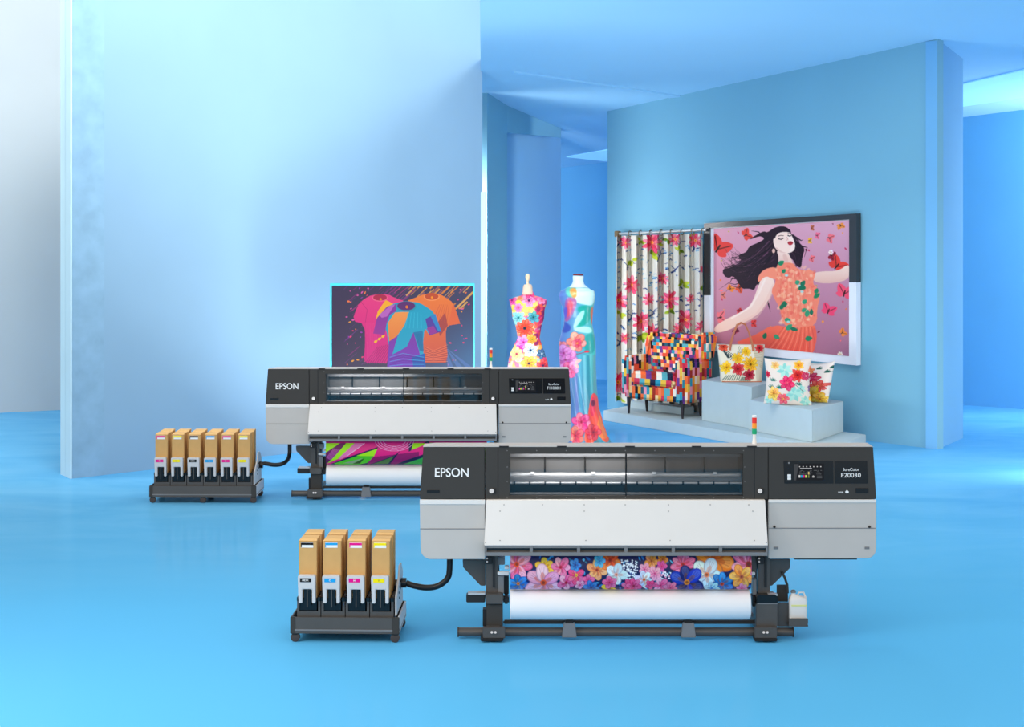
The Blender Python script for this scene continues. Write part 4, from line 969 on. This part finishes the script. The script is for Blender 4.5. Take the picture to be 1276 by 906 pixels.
def cf(u, v):
    px = x0c + (x1c - x0c) * u
    topy = 294 - 3.5 * u; boty = 506.5 + 13 * u
    boty = 264 + (H - PH - .012) * F / wallY(px, .20)
    py = topy + (boty - topy) * v
    am = (.075 + .025 * v)
    w_ = math.cos(u * 2 * math.pi * 8.5) + .35 * math.cos(u * 2 * math.pi * 4.2 + 2 * v + 1)
    px2 = px + 1.3 * math.sin(u * 2 * math.pi * 17 + .8) * v
    px2 += (3 * (1 - v) if u < .03 else 0) * (1 - u / .03) if u < .03 else 0
    q = P(px2, py, wallY(px2, .19)); return Vector((q.x, q.y - am * w_ * 1.25, q.z))
mb = MB().grid(cf, nu, nv)
uu, vv = np.meshgrid(np.linspace(0, 1, nu + 1), np.linspace(0, 1, nv + 1))
pc_ = cc.sample(x0c + (x1c - x0c) * uu, 294 - 3.5 * uu + (212.5 + 16.5 * uu) * vv).reshape(-1, 4)
T = thing('curtain', 'off-white pleated curtain with red flowers and blue twigs behind the armchair', 'curtain', (0, 0, 0))
cu = mb.build('curtain_cloth', paint_mat('curtain_cloth', .85, .1), T, col=pc_, normals=False)
sol = cu.modifiers.new('solid', 'SOLIDIFY'); sol.thickness = .004
for k in range(9):
    px = 772 + k * 13.0; q = cpt(px, 291 - (px - 768) / 28, .17)
    pts = [q + Vector((WN.x * 0, 0, 0)) + WN * (.032 * math.cos(t)) + Vector((0, 0, .040 * math.sin(t) - .01)) for t in [2 * math.pi * j / 16 for j in range(17)]]
    MB().tube(pts, .006, 6, False).build('curtain_ring', mat('antique_brass', (130, 112, 80), .35, .6), T)
T = thing('curtain_rod', 'metal curtain rod with square end block fixed to the blue wall', 'curtain rod', (0, 0, 0))
MB().tube([cpt(772, 291.3, .17), cpt(879, 286.5, .17)], .019, 12).build('rod', mat('pale_metal_rod', (186, 190, 190), .35, .4), T)
q = cpt(769, 291.5, .17); MB().box(q.x - .04, q.x + .04, q.y - .04, q.y + .04, q.z - .045, q.z + .045).build('end_block', mat('antique_brass2', (130, 112, 84), .4, .3), T, .008)
q2_ = cpt(772, 291.3, .0); MB().tube([q, P(771, 291.5, wallY(771, .005))], .014, 8).build('wall_bracket', mat('antique_brass', (0, 0, 0)), T)

# ------------------------------------------------------------------ framed picture
def portrait():
    c = Cv(886, 270, 1062, 450, 3.2, (200, 140, 170)); c.use(860, 250, 4.117); r = random.Random(21)
    t = (c.yy / c.h)[..., None]; s_ = (c.xx / c.w)[..., None]
    c.a[:] = np.array((226, 160, 178)) * (1 - t) + np.array((172, 104, 128)) * t + np.array((-10, 0, 4)) * s_
    # petals and butterflies
    for _ in range(60):
        x = r.uniform(125, 810); y = r.uniform(110, 790); k = r.choice([(226, 70, 90), (236, 120, 50), (200, 50, 90), (240, 150, 60), (130, 40, 60), (250, 110, 110), (190, 170, 60)])
        c.leaf(x, y, r.uniform(6, 22), r.uniform(5, 14), r.uniform(0, 6.3), k)
    def bfly(x, y, s_, a, col, c2=(40, 20, 20)):
        for sg in (-1, 1):
            c.leaf(x, y, s_, s_ * .7, a + sg * .75, col); c.leaf(x, y, s_ * .7, s_ * .5, a + sg * 1.7, col)
            c.line([(x, y), (x + s_ * .8 * math.cos(a + sg * .75), y + s_ * .8 * math.sin(a + sg * .75))], s_ * .06, c2, .7)
        c.line([(x - s_ * .2 * math.cos(a), y - s_ * .2 * math.sin(a)), (x + s_ * .3 * math.cos(a), y + s_ * .3 * math.sin(a))], s_ * .1, c2)
    bfly(140, 250, 90, -1.0, (224, 60, 56)); bfly(282, 178, 44, -.5, (232, 70, 60)); bfly(770, 125, 30, 1.2, (236, 140, 60)); bfly(712, 190, 34, .4, (238, 110, 120)); bfly(648, 178, 26, .2, (240, 110, 140))
    bfly(610, 205, 22, 0, (244, 176, 60)); bfly(750, 340, 70, -.9, (226, 60, 50)); bfly(720, 280, 34, .3, (150, 30, 50)); bfly(790, 480, 66, -1.3, (238, 80, 110)); bfly(205, 455, 30, -1, (236, 130, 50)); bfly(165, 485, 26, 0, (220, 120, 110))
    bfly(708, 570, 55, -1.2, (238, 70, 110)); bfly(778, 680, 32, -.6, (234, 130, 60)); bfly(622, 140, 20, 0, (190, 100, 70)); bfly(620, 295, 26, .4, (240, 110, 120)); bfly(250, 440, 40, .5, (220, 80, 50)); bfly(320, 630, 28, 0, (220, 60, 60)); bfly(250, 560, 22, 1, (190, 40, 50)); bfly(230, 665, 26, 1, (110, 20, 50)); bfly(150, 600, 46, -.2, (230, 110, 120))
    c.flower(770, 788, 14, 6, (240, 236, 220), (230, 200, 120)); c.flower(722, 265, 13, 6, (245, 225, 230), (230, 180, 120))
    HA = (38, 20, 34); SK = (246, 214, 200); SK2 = (226, 178, 164)
    # far arm
    c.blob([(628, 372), (680, 362), (760, 362), (820, 318), (820, 402), (740, 424), (660, 424), (630, 410)], SK, c2=SK2, it=2)
    # hair
    c.blob([(395, 165), (430, 138), (480, 128), (515, 150), (522, 190), (560, 215), (590, 245), (575, 290), (570, 350), (540, 330), (520, 290), (470, 320), (450, 340), (400, 400), (370, 440), (340, 425), (330, 462), (300, 450), (265, 455), (235, 400), (215, 385), (200, 400), (172, 385), (165, 350), (205, 345), (270, 310), (240, 280), (290, 265), (300, 235), (350, 215), (385, 195), (360, 180), (320, 195), (300, 200), (340, 175), (380, 155)], HA, it=2)
    for q in ([(300, 380), (230, 330), (180, 345), (168, 370), (185, 390)], [(380, 190), (350, 160), (315, 155)], [(330, 400), (360, 440), (355, 470)], [(390, 500), (400, 530), (412, 570)], [(370, 420), (395, 500), (410, 555)], [(250, 400), (215, 400), (205, 420)], [(560, 230), (600, 240), (585, 290)], [(530, 180), (570, 205), (580, 200)], [(270, 300), (215, 290), (210, 330)]):
        c.line(q, 8, HA, taper=True)
    for k in range(70):
        x = r.uniform(390, 440); y = r.uniform(180, 300); a1 = r.uniform(40, 90); a2 = r.uniform(60, 130)
        q = [(x, y), (x - a1 * .6, y + 30 + r.uniform(0, 20)), (x - a1 - 20, y + 60 + r.uniform(-5, 30)), (x - a1 - a2, y + 70 + r.uniform(0, 60)), (x - a1 - a2 - 30, y + r.uniform(40, 90))]
        c.line(q, r.uniform(3, 9), r.choice([HA, HA, (72, 40, 62), (22, 12, 24), (100, 60, 84)]), .75, taper=True)
    for k in range(30):
        x = r.uniform(515, 535); y = r.uniform(170, 260); q = [(x, y), (x + r.uniform(10, 40), y + 30), (x + r.uniform(20, 45), y + 70), (x + r.uniform(0, 50), y + 100)]
        c.line(q, r.uniform(3, 7), r.choice([HA, HA, (72, 40, 62), (22, 12, 24)]), .8, taper=True)
    for k in range(16):
        x = r.uniform(260, 380); y = r.uniform(330, 420); c.line([(x, y), (x - r.uniform(20, 50), y + r.uniform(10, 40)), (x - r.uniform(40, 90), y + r.uniform(0, 30)), (x - r.uniform(80, 120), y + r.uniform(20, 50))], r.uniform(3, 6), HA, .9, taper=True)
    # neck, face
    c.blob([(440, 250), (500, 262), (520, 300), (530, 330), (470, 340), (450, 320), (455, 290)], SK, c2=SK2); c.blob([(470, 270), (500, 280), (505, 330), (490, 330)], (222, 168, 156), .6)
    c.blob([(425, 190), (440, 168), (480, 152), (512, 160), (524, 185), (536, 210), (540, 240), (528, 262), (500, 272), (468, 268), (440, 250), (428, 225)], SK, it=2)
    c.blob([(500, 180), (522, 184), (536, 212), (538, 242), (524, 262), (505, 262), (520, 235), (510, 205)], (250, 226, 216), .8); c.blob([(440, 235), (470, 262), (500, 268), (470, 270), (442, 252)], SK2, .7)
    c.blob([(420, 190), (432, 150), (470, 134), (512, 145), (520, 168), (500, 160), (470, 160), (445, 170), (432, 200)], HA, it=2)
    c.line([(452, 195), (466, 199), (478, 192)], 5, (50, 26, 34)); c.line([(450, 182), (465, 178), (480, 180)], 3, (90, 50, 50)); c.line([(500, 178), (510, 182), (518, 178)], 5, (50, 26, 34)); c.line([(500, 168), (514, 168)], 3, (90, 50, 50))
    c.line([(494, 186), (502, 198), (495, 203)], 3, (206, 140, 130)); c.blob([(497, 215), (508, 208), (520, 207), (530, 214), (524, 226), (508, 230)], (190, 50, 60)); c.line([(500, 218), (528, 216)], 2, (110, 20, 30)); c.ell(428, 258, 8, 12, SK2)
    # near arm
    c.blob([(372, 380), (415, 378), (438, 430), (420, 480), (370, 560), (335, 595), (250, 640), (180, 672), (125, 680), (122, 645), (200, 600), (285, 560), (320, 520), (345, 450)], SK, c2=(240, 200, 184), it=2)
    c.line([(435, 440), (400, 520), (345, 595), (240, 648)], 9, SK2, .6)
    c.line([(428, 430), (392, 510), (338, 585), (230, 642)], 12, (236, 190, 176), .5); c.line([(385, 400), (355, 470), (310, 545), (210, 605)], 10, (252, 232, 222), .6)
    c.line([(650, 415), (740, 415), (815, 395)], 8, SK2, .6)
    # dress
    CO = (244, 132, 106)
    c.blob([(452, 318), (530, 318), (548, 350), (600, 360), (640, 385), (628, 425), (655, 450), (668, 490), (650, 560), (652, 620), (620, 650), (560, 655), (470, 640), (465, 560), (430, 500), (415, 460), (440, 420), (440, 350)], CO, it=1)
    c.blob([(400, 345), (440, 340), (462, 380), (455, 410), (420, 400), (385, 385), (350, 425), (345, 395), (370, 360)], (246, 140, 112), it=2); c.blob([(600, 350), (640, 365), (640, 400), (610, 395), (590, 365)], (246, 140, 112), it=2)
    c.poly([(450, 640), (540, 655), (640, 640), (650, 700), (635, 770), (615, 800), (560, 800), (400, 780), (250, 740), (240, 725), (330, 690), (400, 650)], (244, 110, 84), c2=(232, 80, 66))
    c.blob([(640, 640), (652, 690), (640, 760), (610, 780), (600, 700)], (234, 96, 80))
    for k in range(17): c.line([(480 + k * 9, 650), (430 + k * 13, 720), (370 + k * 17, 790)], 3, (250, 170, 140) if k % 2 else (206, 70, 60), .6)
    for k in range(10): c.line([(470 + k * 10, 350), (462 + k * 15, 470), (475 + k * 15, 620)], 3, (250, 180, 150) if k % 2 else (222, 96, 80), .5)
    for _ in range(150):
        x = r.uniform(440, 650); y = r.uniform(340, 640)
        if 430 + (y - 330) * .1 < x < 640: c.ell(x, y, r.uniform(5, 13), r.uniform(4, 9), r.choice([(250, 190, 150), (246, 110, 90), (250, 210, 180), (236, 90, 80)]), r.random() * 3, .5)
    for x, y in ((458, 330), (480, 372), (545, 425), (575, 440), (590, 460), (650, 480), (585, 530), (578, 570), (480, 520), (470, 560), (605, 600), (630, 590), (500, 665), (520, 655), (435, 690), (385, 710), (595, 710), (490, 610), (640, 500), (560, 455), (470, 545)):
        c.leaf(x - 8, y, r.uniform(28, 46), r.uniform(20, 28), r.uniform(-1.6, .6), r.choice([(30, 130, 90), (50, 150, 110), (24, 110, 80)]))
        if r.random() < .4: c.ell(x + 14, y + 12, 9, 6, (170, 210, 210))
    return c.blur(1)
def fpnt(px, py, off): return P(px, py, wallY(px, off))
T = thing('framed_picture', 'large glossy framed picture of a dark-haired woman in coral dress among butterflies', 'framed picture', (0, 0, 0))
O = [(877, 278.5), (1067, 266), (1067, 455.5), (877, 436)]; I = [(884.5, 284.5), (1058, 273.5), (1058, 445), (884.5, 428)]
def edge(p, q, y):
    t = (y - p[1]) / (q[1] - p[1]); return (p[0] + (q[0] - p[0]) * t, y)
off = .10; ylm, yrm = 368, 352
M_FB = mat('frame_dark_sheen', (62, 63, 66), .25, .3, .5, .02); M_FW = mat('frame_sheen_mount_white', (226, 230, 240), .3, 0, .4, .01)  # dark and white halves: the glossy frame's reflection put into the colour
def fprism(name, loop, m, parent=None, d0=off, d1=.01): 
    o_ = MB(); f_ = [fpnt(x, y, d0) for x, y in loop]; o_.extrude(f_, WN * (d1 - d0)); return o_.build(name, m, parent or T)
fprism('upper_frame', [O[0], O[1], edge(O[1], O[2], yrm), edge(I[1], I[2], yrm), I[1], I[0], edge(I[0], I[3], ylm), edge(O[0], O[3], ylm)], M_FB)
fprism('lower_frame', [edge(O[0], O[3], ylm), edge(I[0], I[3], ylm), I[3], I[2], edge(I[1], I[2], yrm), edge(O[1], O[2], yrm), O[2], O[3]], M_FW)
for (x0_, y0_, x1_, y1_) in ((1067.2, 266, 1067.2, 352), (1067.2, 352, 1067.2, 455.5)): pass
fprism('picture_mount', [(884, 284), (1058.5, 273), (1058.5, 445.5), (884, 428.5)], M_FW, None, off - .02, .015)
pcv = portrait(); Q = [(889.5, 285.2), (1058, 274.5), (1058, 444), (889.5, 427.5)]; nu, nv = 440, 440
def pp(u, v):
    xt = Q[0][0] + (Q[1][0] - Q[0][0]) * u; yt = Q[0][1] + (Q[1][1] - Q[0][1]) * u; yb2 = Q[3][1] + (Q[2][1] - Q[3][1]) * u
    return xt, yt + (yb2 - yt) * v
mb = MB().grid(lambda u, v: fpnt(*pp(u, v), off - .012), nu, nv)
uu, vv = np.meshgrid(np.linspace(0, 1, nu + 1), np.linspace(0, 1, nv + 1)); PX = Q[0][0] + (Q[1][0] - Q[0][0]) * uu; YT = Q[0][1] + (Q[1][1] - Q[0][1]) * uu; YB = Q[3][1] + (Q[2][1] - Q[3][1]) * uu
mb.build('picture_print', paint_mat('picture_print', .5, .2, 0), T, col=pcv.sample(PX, YT + (YB - YT) * vv).reshape(-1, 4), normals=False, smooth=False)

# ------------------------------------------------------------------ armchair
def patch_mat(name, sx, sz, seed, vertical=False):
    m = bpy.data.materials.new(name); m.use_nodes = True; nt = m.node_tree; b = nt.nodes['Principled BSDF']; N = nt.nodes.new; Lk = nt.links.new
    tc = N('ShaderNodeTexCoord'); sp_ = N('ShaderNodeSeparateXYZ'); Lk(tc.outputs['Object'], sp_.inputs[0])
    def mth(op, a, b_=None, c_=None):
        n = N('ShaderNodeMath'); n.operation = op
        for i, v in enumerate((a, b_, c_)):
            if v is None: continue
            if isinstance(v, (int, float)): n.inputs[i].default_value = v
            else: Lk(v, n.inputs[i])
        return n.outputs[0]
    xy = mth('MULTIPLY_ADD', sp_.outputs['Y'], .83, sp_.outputs['X'])
    hz = mth('MULTIPLY_ADD', sp_.outputs['Y'], .35 if not vertical else .0, sp_.outputs['Z'])
    A, B = (hz, xy) if not vertical else (xy, hz)
    sa, sb = (sz, sx) if not vertical else (sx, sz)
    row = mth('FLOOR', mth('MULTIPLY', A, sa))
    wn = N('ShaderNodeTexWhiteNoise'); wn.noise_dimensions = '1D'; Lk(mth('ADD', row, seed), wn.inputs['W'])
    cell = mth('FLOOR', mth('MULTIPLY_ADD', B, sb, mth('MULTIPLY', wn.outputs['Value'], 7.3)))
    cv = N('ShaderNodeCombineXYZ'); Lk(row, cv.inputs[0]); Lk(cell, cv.inputs[1]); cv.inputs[2].default_value = seed
    w2 = N('ShaderNodeTexWhiteNoise'); Lk(cv.outputs[0], w2.inputs['Vector'])
    cr = N('ShaderNodeValToRGB'); cr.color_ramp.interpolation = 'CONSTANT'
    cols = [(224, 84, 56), (240, 160, 56), (44, 150, 176), (36, 44, 70), (240, 210, 150), (214, 60, 90), (240, 130, 90), (40, 90, 110), (110, 60, 140), (236, 190, 70), (235, 150, 170), (240, 230, 215), (160, 50, 40), (90, 170, 180), (238, 110, 60), (30, 26, 36)]
    while len(cr.color_ramp.elements) < len(cols): cr.color_ramp.elements.new(.5)
    for i, q in enumerate(cols): cr.color_ramp.elements[i].position = i / len(cols); cr.color_ramp.elements[i].color = lin(q)
    Lk(w2.outputs['Value'], cr.inputs[0]); Lk(cr.outputs[0], b.inputs['Base Color']); b.inputs['Roughness'].default_value = .8; b.inputs['Specular IOR Level'].default_value = .15
    return m
PM1 = patch_mat('patchwork_seat', 11, 6, 3.0); PM2 = patch_mat('patchwork_arm', 22, 9, 7.0, True); PM3 = patch_mat('patchwork_back', 20, 20, 12.0); PM4 = patch_mat('patchwork_front', 20, 10, 17.0)
th = math.radians(-42)
near = G(850, 522.5, PH)      # near front leg foot
T = thing('armchair', 'patchwork upholstered armchair with dark tapered legs on the pale platform', 'armchair')
# local frame: x along the front (left to right), y backwards, z up; origin below the front right leg
T.location = (near.x, near.y, PH); T.rotation_euler = (0, 0, th)
Wc, Dc = 1.02, .60
def rbox(name, x0, x1, y0, y1, z0, z1, m, bv, lean=0, par=T, taper=0):
    mb = MB(); n = 5
    mb.box(x0, x1, y0, y1, z0, z1)
    o = mb.build(name, m, par, bv, 4, smooth=True)
    if lean or taper:
        for v in o.data.vertices:
            t = (v.co.z - z0) / (z1 - z0); v.co.y += lean * t; v.co.x = (x0 + x1) / 2 + (v.co.x - (x0 + x1) / 2) * (1 + taper * t)
    return o
LZ = .215
rbox('seat_base', -Wc + .06, -.02, .02, Dc, LZ, .43, PM4, .03)
rbox('seat_cushion', -Wc + .15, -.13, -.03, Dc - .10, .42, .60, PM1, .035)
rbox('arm', -Wc - .03, -Wc + .15, -.02, Dc + .02, LZ + .02, .80, PM2, .05, taper=.12)
rbox('arm', -.13, .07, -.02, Dc + .02, LZ - .01, .80, PM2, .05, taper=.12)
rbox('backrest', -Wc + .06, -.04, Dc - .17, Dc + .01, .42, 1.10, PM3, .06, .11)
rbox('back_wing', -.14, .05, Dc - .20, Dc + .09, .74, 1.13, PM2, .05, .12)
rbox('back_wing', -Wc + .0, -Wc + .14, Dc - .20, Dc + .09, .74, 1.10, PM2, .05, .12)
M_LEG = mat('dark_wood_leg', (44, 38, 42), .3, 0, .4)
for x, y in ((-.03, .05), (-Wc + .07, .05), (-.03, .44), (-Wc + .07, .44)):
    MB().tube([(x, y + (0 if y < .3 else .02), 0), (x + (0.0), y, .23)], [.014, .030], 12).build('leg', M_LEG, T)

# ------------------------------------------------------------------ tote bag
def bag_c():
    c = Cv(888, 425, 956, 480, 5, (222, 216, 198)); c.use(880, 400, 5.662); r = random.Random(31)
    c.poly([(330, 165), (415, 165), (405, 435), (350, 435)], (196, 190, 170))  # darker right part: the side panel's shading put into the cloth colour
    for a in range(9): c.line([(150, 260), (95 + a * 9, 180 + a * 9), (80 + a * 13, 170 + a * 10)], 5, (50, 66, 70))
    for a in range(8): c.line([(90 + a * 11, 190 + a * 12), (130 + a * 9, 200 + a * 5)], 5, (56, 72, 76)); c.line([(210 + a * 7, 240 - a * 4), (230 + a * 10, 175 + a * 8)], 4, (150, 156, 130)); c.line([(330 + a * 6, 230 + a * 12), (390, 220 + a * 16)], 4, (150, 146, 120), .7)
    for a in range(9): c.line([(110 + a * 16, 415), (140 + a * 14, 380 - a * 1)], 7, (120, 140, 130)); c.line([(230 + a * 9, 420), (250 + a * 9, 390)], 6, (90, 110, 96))
    YE = (244, 196, 30)
    for f in [(118, 180, 34, 7, (214, 70, 40), (120, 20, 20)), (372, 190, 32, 8, (200, 34, 40), (60, 10, 20)), (278, 215, 34, 8, YE, (200, 140, 20)), (218, 262, 42, 9, YE, (220, 150, 30)), (140, 325, 42, 8, YE, (200, 130, 20)), (308, 305, 56, 11, (240, 180, 26), (130, 90, 20)), (218, 335, 44, 8, (206, 40, 46), (120, 20, 30)), (298, 375, 42, 8, (170, 24, 44), (90, 10, 30))]: c.flower(*f, rot=r.random(), wd=.6)
    return c
Yb = (H - talltop) * F / (475.5 - HY)
ob = P(923, 475.5, Yb); ob.z = talltop + .001
T = thing('tote_bag', 'floral tote bag with tan leather handles standing on the taller plinth', 'bag', ob)
bc = bag_c(); rings = []; pu = []; pv = []; sb = F / Yb; nn = 300
for k in range(61):
    t = k / 60; py = 475.5 - 46 * t; l = 898.5 - 5.2 * t + .6 * math.sin(t * 3); r_ = 948.5 + 4.2 * t; cx = (l + r_) / 2; hw = (r_ - l) / 2; dpt = .085 * (1 - .35 * t)
    ring = []
    for j in range(nn):
        q = j / nn
        if q < .6: a_ = q / .6 * 2 - 1; x = cx + hw * a_; y = -dpt * (1 - abs(a_) ** 9 * .6)
        elif q < .7: x = cx + hw; y = -dpt * .4 + dpt * 1.4 * (q - .6) / .1
        elif q < .9: x = cx + hw * (1 - 2 * (q - .7) / .2); y = dpt
        else: x = cx - hw; y = dpt - dpt * 1.4 * (q - .9) / .1
        ring.append(((x - 923) / sb, y, (475.5 - py) / sb)); pu.append(x); pv.append(py)
    rings.append(ring)
bd = MB().loft(rings).build('bag_body', paint_mat('canvas_cloth', .8, .15), T, col=bc.sample(np.array(pu), np.array(pv)))
TAN = mat('tan_leather', (186, 110, 78), .5, 0, .3, .06, 20)
MB().box(-24 / sb, 25 / sb, -.088, .088, -.0005, .012).build('bag_base', TAN, T, .003)
for yy, sh in ((-.066, 0), (.05, 3.0)):
    hp = [(908.5, 436), (910, 428), (914, 414), (918, 405), (923, 402.2), (928, 404.5), (932.5, 414), (936.5, 428), (938, 437)]
    MB().tube([((x + sh * .3 - 923) / sb, yy, (475.5 - y + (0 if yy < 0 else 0)) / sb) for x, y in hp], [.017, .014, .011, .010, .010, .010, .011, .014, .017], 8).build('handle', TAN, T)

# ------------------------------------------------------------------ cushions
def cush_c():
    c = Cv(948, 444, 1036, 510, 5, (216, 205, 196)); c.use(880, 400, 5.662); r = random.Random(41)
    for x, y, s_ in ((555, 345, 60), (620, 510, 64), (450, 560, 40), (670, 480, 40), (700, 560, 46)):
        for k in range(7): c.leaf(x, y, s_, s_ * .5, k * .9 + .2, (130, 196, 190) if k % 2 else (160, 210, 200))
    for x, y in ((470, 430), (520, 480), (460, 480), (650, 450)):
        for k in range(6): c.leaf(x, y, 34, 7, -.3 - k * .45, (20, 110, 96))
    for f in [(645, 380, 50, 7, (216, 40, 36), (150, 20, 30)), (570, 435, 54, 6, (220, 30, 90), (240, 90, 120)), (480, 515, 50, 6, (244, 190, 80), (200, 120, 40)), (545, 550, 40, 6, (236, 80, 100), (240, 180, 90)), (650, 310, 36, 6, (244, 180, 40), (220, 90, 40)), (490, 315, 32, 6, (240, 190, 110), (230, 150, 60)), (705, 385, 34, 7, (190, 30, 80), (240, 170, 180)), (430, 380, 24, 6, (210, 30, 60), (160, 20, 50))]: c.flower(*f, rot=r.random(), wd=.6)
    c.line([(620, 440), (690, 495)], 3, (60, 60, 60))
    # second cushion (right part of the frame)
    c.poly([(735, 300), (900, 280), (900, 600), (735, 600)], (234, 222, 214))
    for x, y in ((835, 360), (850, 330), (800, 330)):
        for k in range(4): c.leaf(x, y, 30, 8, -1 + k * .3, (30, 90, 80))
    for f in [(780, 400, 46, 7, (200, 30, 70), (240, 150, 170)), (820, 460, 44, 7, (226, 70, 60), (250, 180, 90)), (790, 530, 66, 6, (244, 180, 40), (220, 130, 30)), (760, 340, 34, 6, (240, 120, 60), (250, 190, 80)), (830, 555, 40, 6, (246, 196, 60), (230, 130, 40)), (750, 470, 30, 6, (120, 80, 140), (200, 160, 200))]: c.flower(*f, rot=r.random(), wd=.6)
    return c
qc = cush_c()
def cushion(label, corners, Y, yaw, thick, frame):
    """corners TL,TR,BR,BL in the frame of the print"""
    mid = P(sum(p[0] for p in corners) / 4, (corners[2][1] + corners[3][1]) / 2, Y)
    org = Vector((mid.x, Y, lowtop + .002)); s_ = F / Y; n = 70
    cx = sum(p[0] for p in corners) / 4; by = (corners[2][1] + corners[3][1]) / 2
    T = thing('cushion', label, 'cushion', org, yaw, 'floral cushions on the low plinth')
    V = []; FC = []; pu = []; pv = []
    for side in (-1, 1):
        for j in range(n + 1):
            for i in range(n + 1):
                u, v = i / n, j / n; TL, TR, BR, BL = corners
                x = (TL[0] * (1 - u) + TR[0] * u) * (1 - v) + (BL[0] * (1 - u) + BR[0] * u) * v; y = (TL[1] * (1 - u) + TR[1] * u) * (1 - v) + (BL[1] * (1 - u) + BR[1] * u) * v
                eu = math.sin(math.pi * u); ev = math.sin(math.pi * v)
                x += (cx - x) * .10 * (ev ** 1.0) * (abs(2 * u - 1) ** 3); y += ((TL[1] + BL[1]) / 2 - y) * .10 * eu * (abs(2 * v - 1) ** 3) * (1 if v < .5 else .0)
                th_ = thick * (eu * ev) ** .45
                z = max(.0, (by - y) / s_); V.append(((x - cx) / s_ / max(.3, math.cos(yaw)), side * th_ + (.06 * (z / .5)), z)); pu.append(frame[0] + (frame[2] - frame[0]) * u); pv.append(frame[1] + (frame[3] - frame[1]) * v)
    N1 = (n + 1) ** 2
    for sd in (0, 1):
        for j in range(n):
            for i in range(n):
                q = sd * N1 + j * (n + 1) + i; f_ = (q, q + n + 1, q + n + 2, q + 1); FC.append(f_ if sd == 0 else f_[::-1])
    for i in range(n):
        for e_ in ((i, i + 1), (n * (n + 1) + i + 1, n * (n + 1) + i)): FC.append((e_[0], e_[1], e_[1] + N1, e_[0] + N1))
        a_, b2 = i * (n + 1), (i + 1) * (n + 1); FC.append((b2, a_, a_ + N1, b2 + N1)); a_ += n; b2 += n; FC.append((a_, b2, b2 + N1, a_ + N1))
    mb = MB(); mb.v = V; mb.f = FC; mb.sm = True
    mb.build('cushion_cover', paint_mat('canvas_cloth'), T, col=qc.sample(np.array(pu), np.array(pv)))
    return T
cushion('front floral cushion with a red and a pink bloom, on the low plinth', [(953, 447), (1011, 446.5), (1011, 506), (952, 503)], 21.95, math.radians(-8), .10, (953, 447, 1011, 505))
cushion('rear floral cushion with a yellow bloom, partly hidden, on the low plinth', [(1003, 455), (1033, 450), (1029, 502), (1004, 504)], 22.25, math.radians(-50), .10, (1010, 449, 1032, 503))
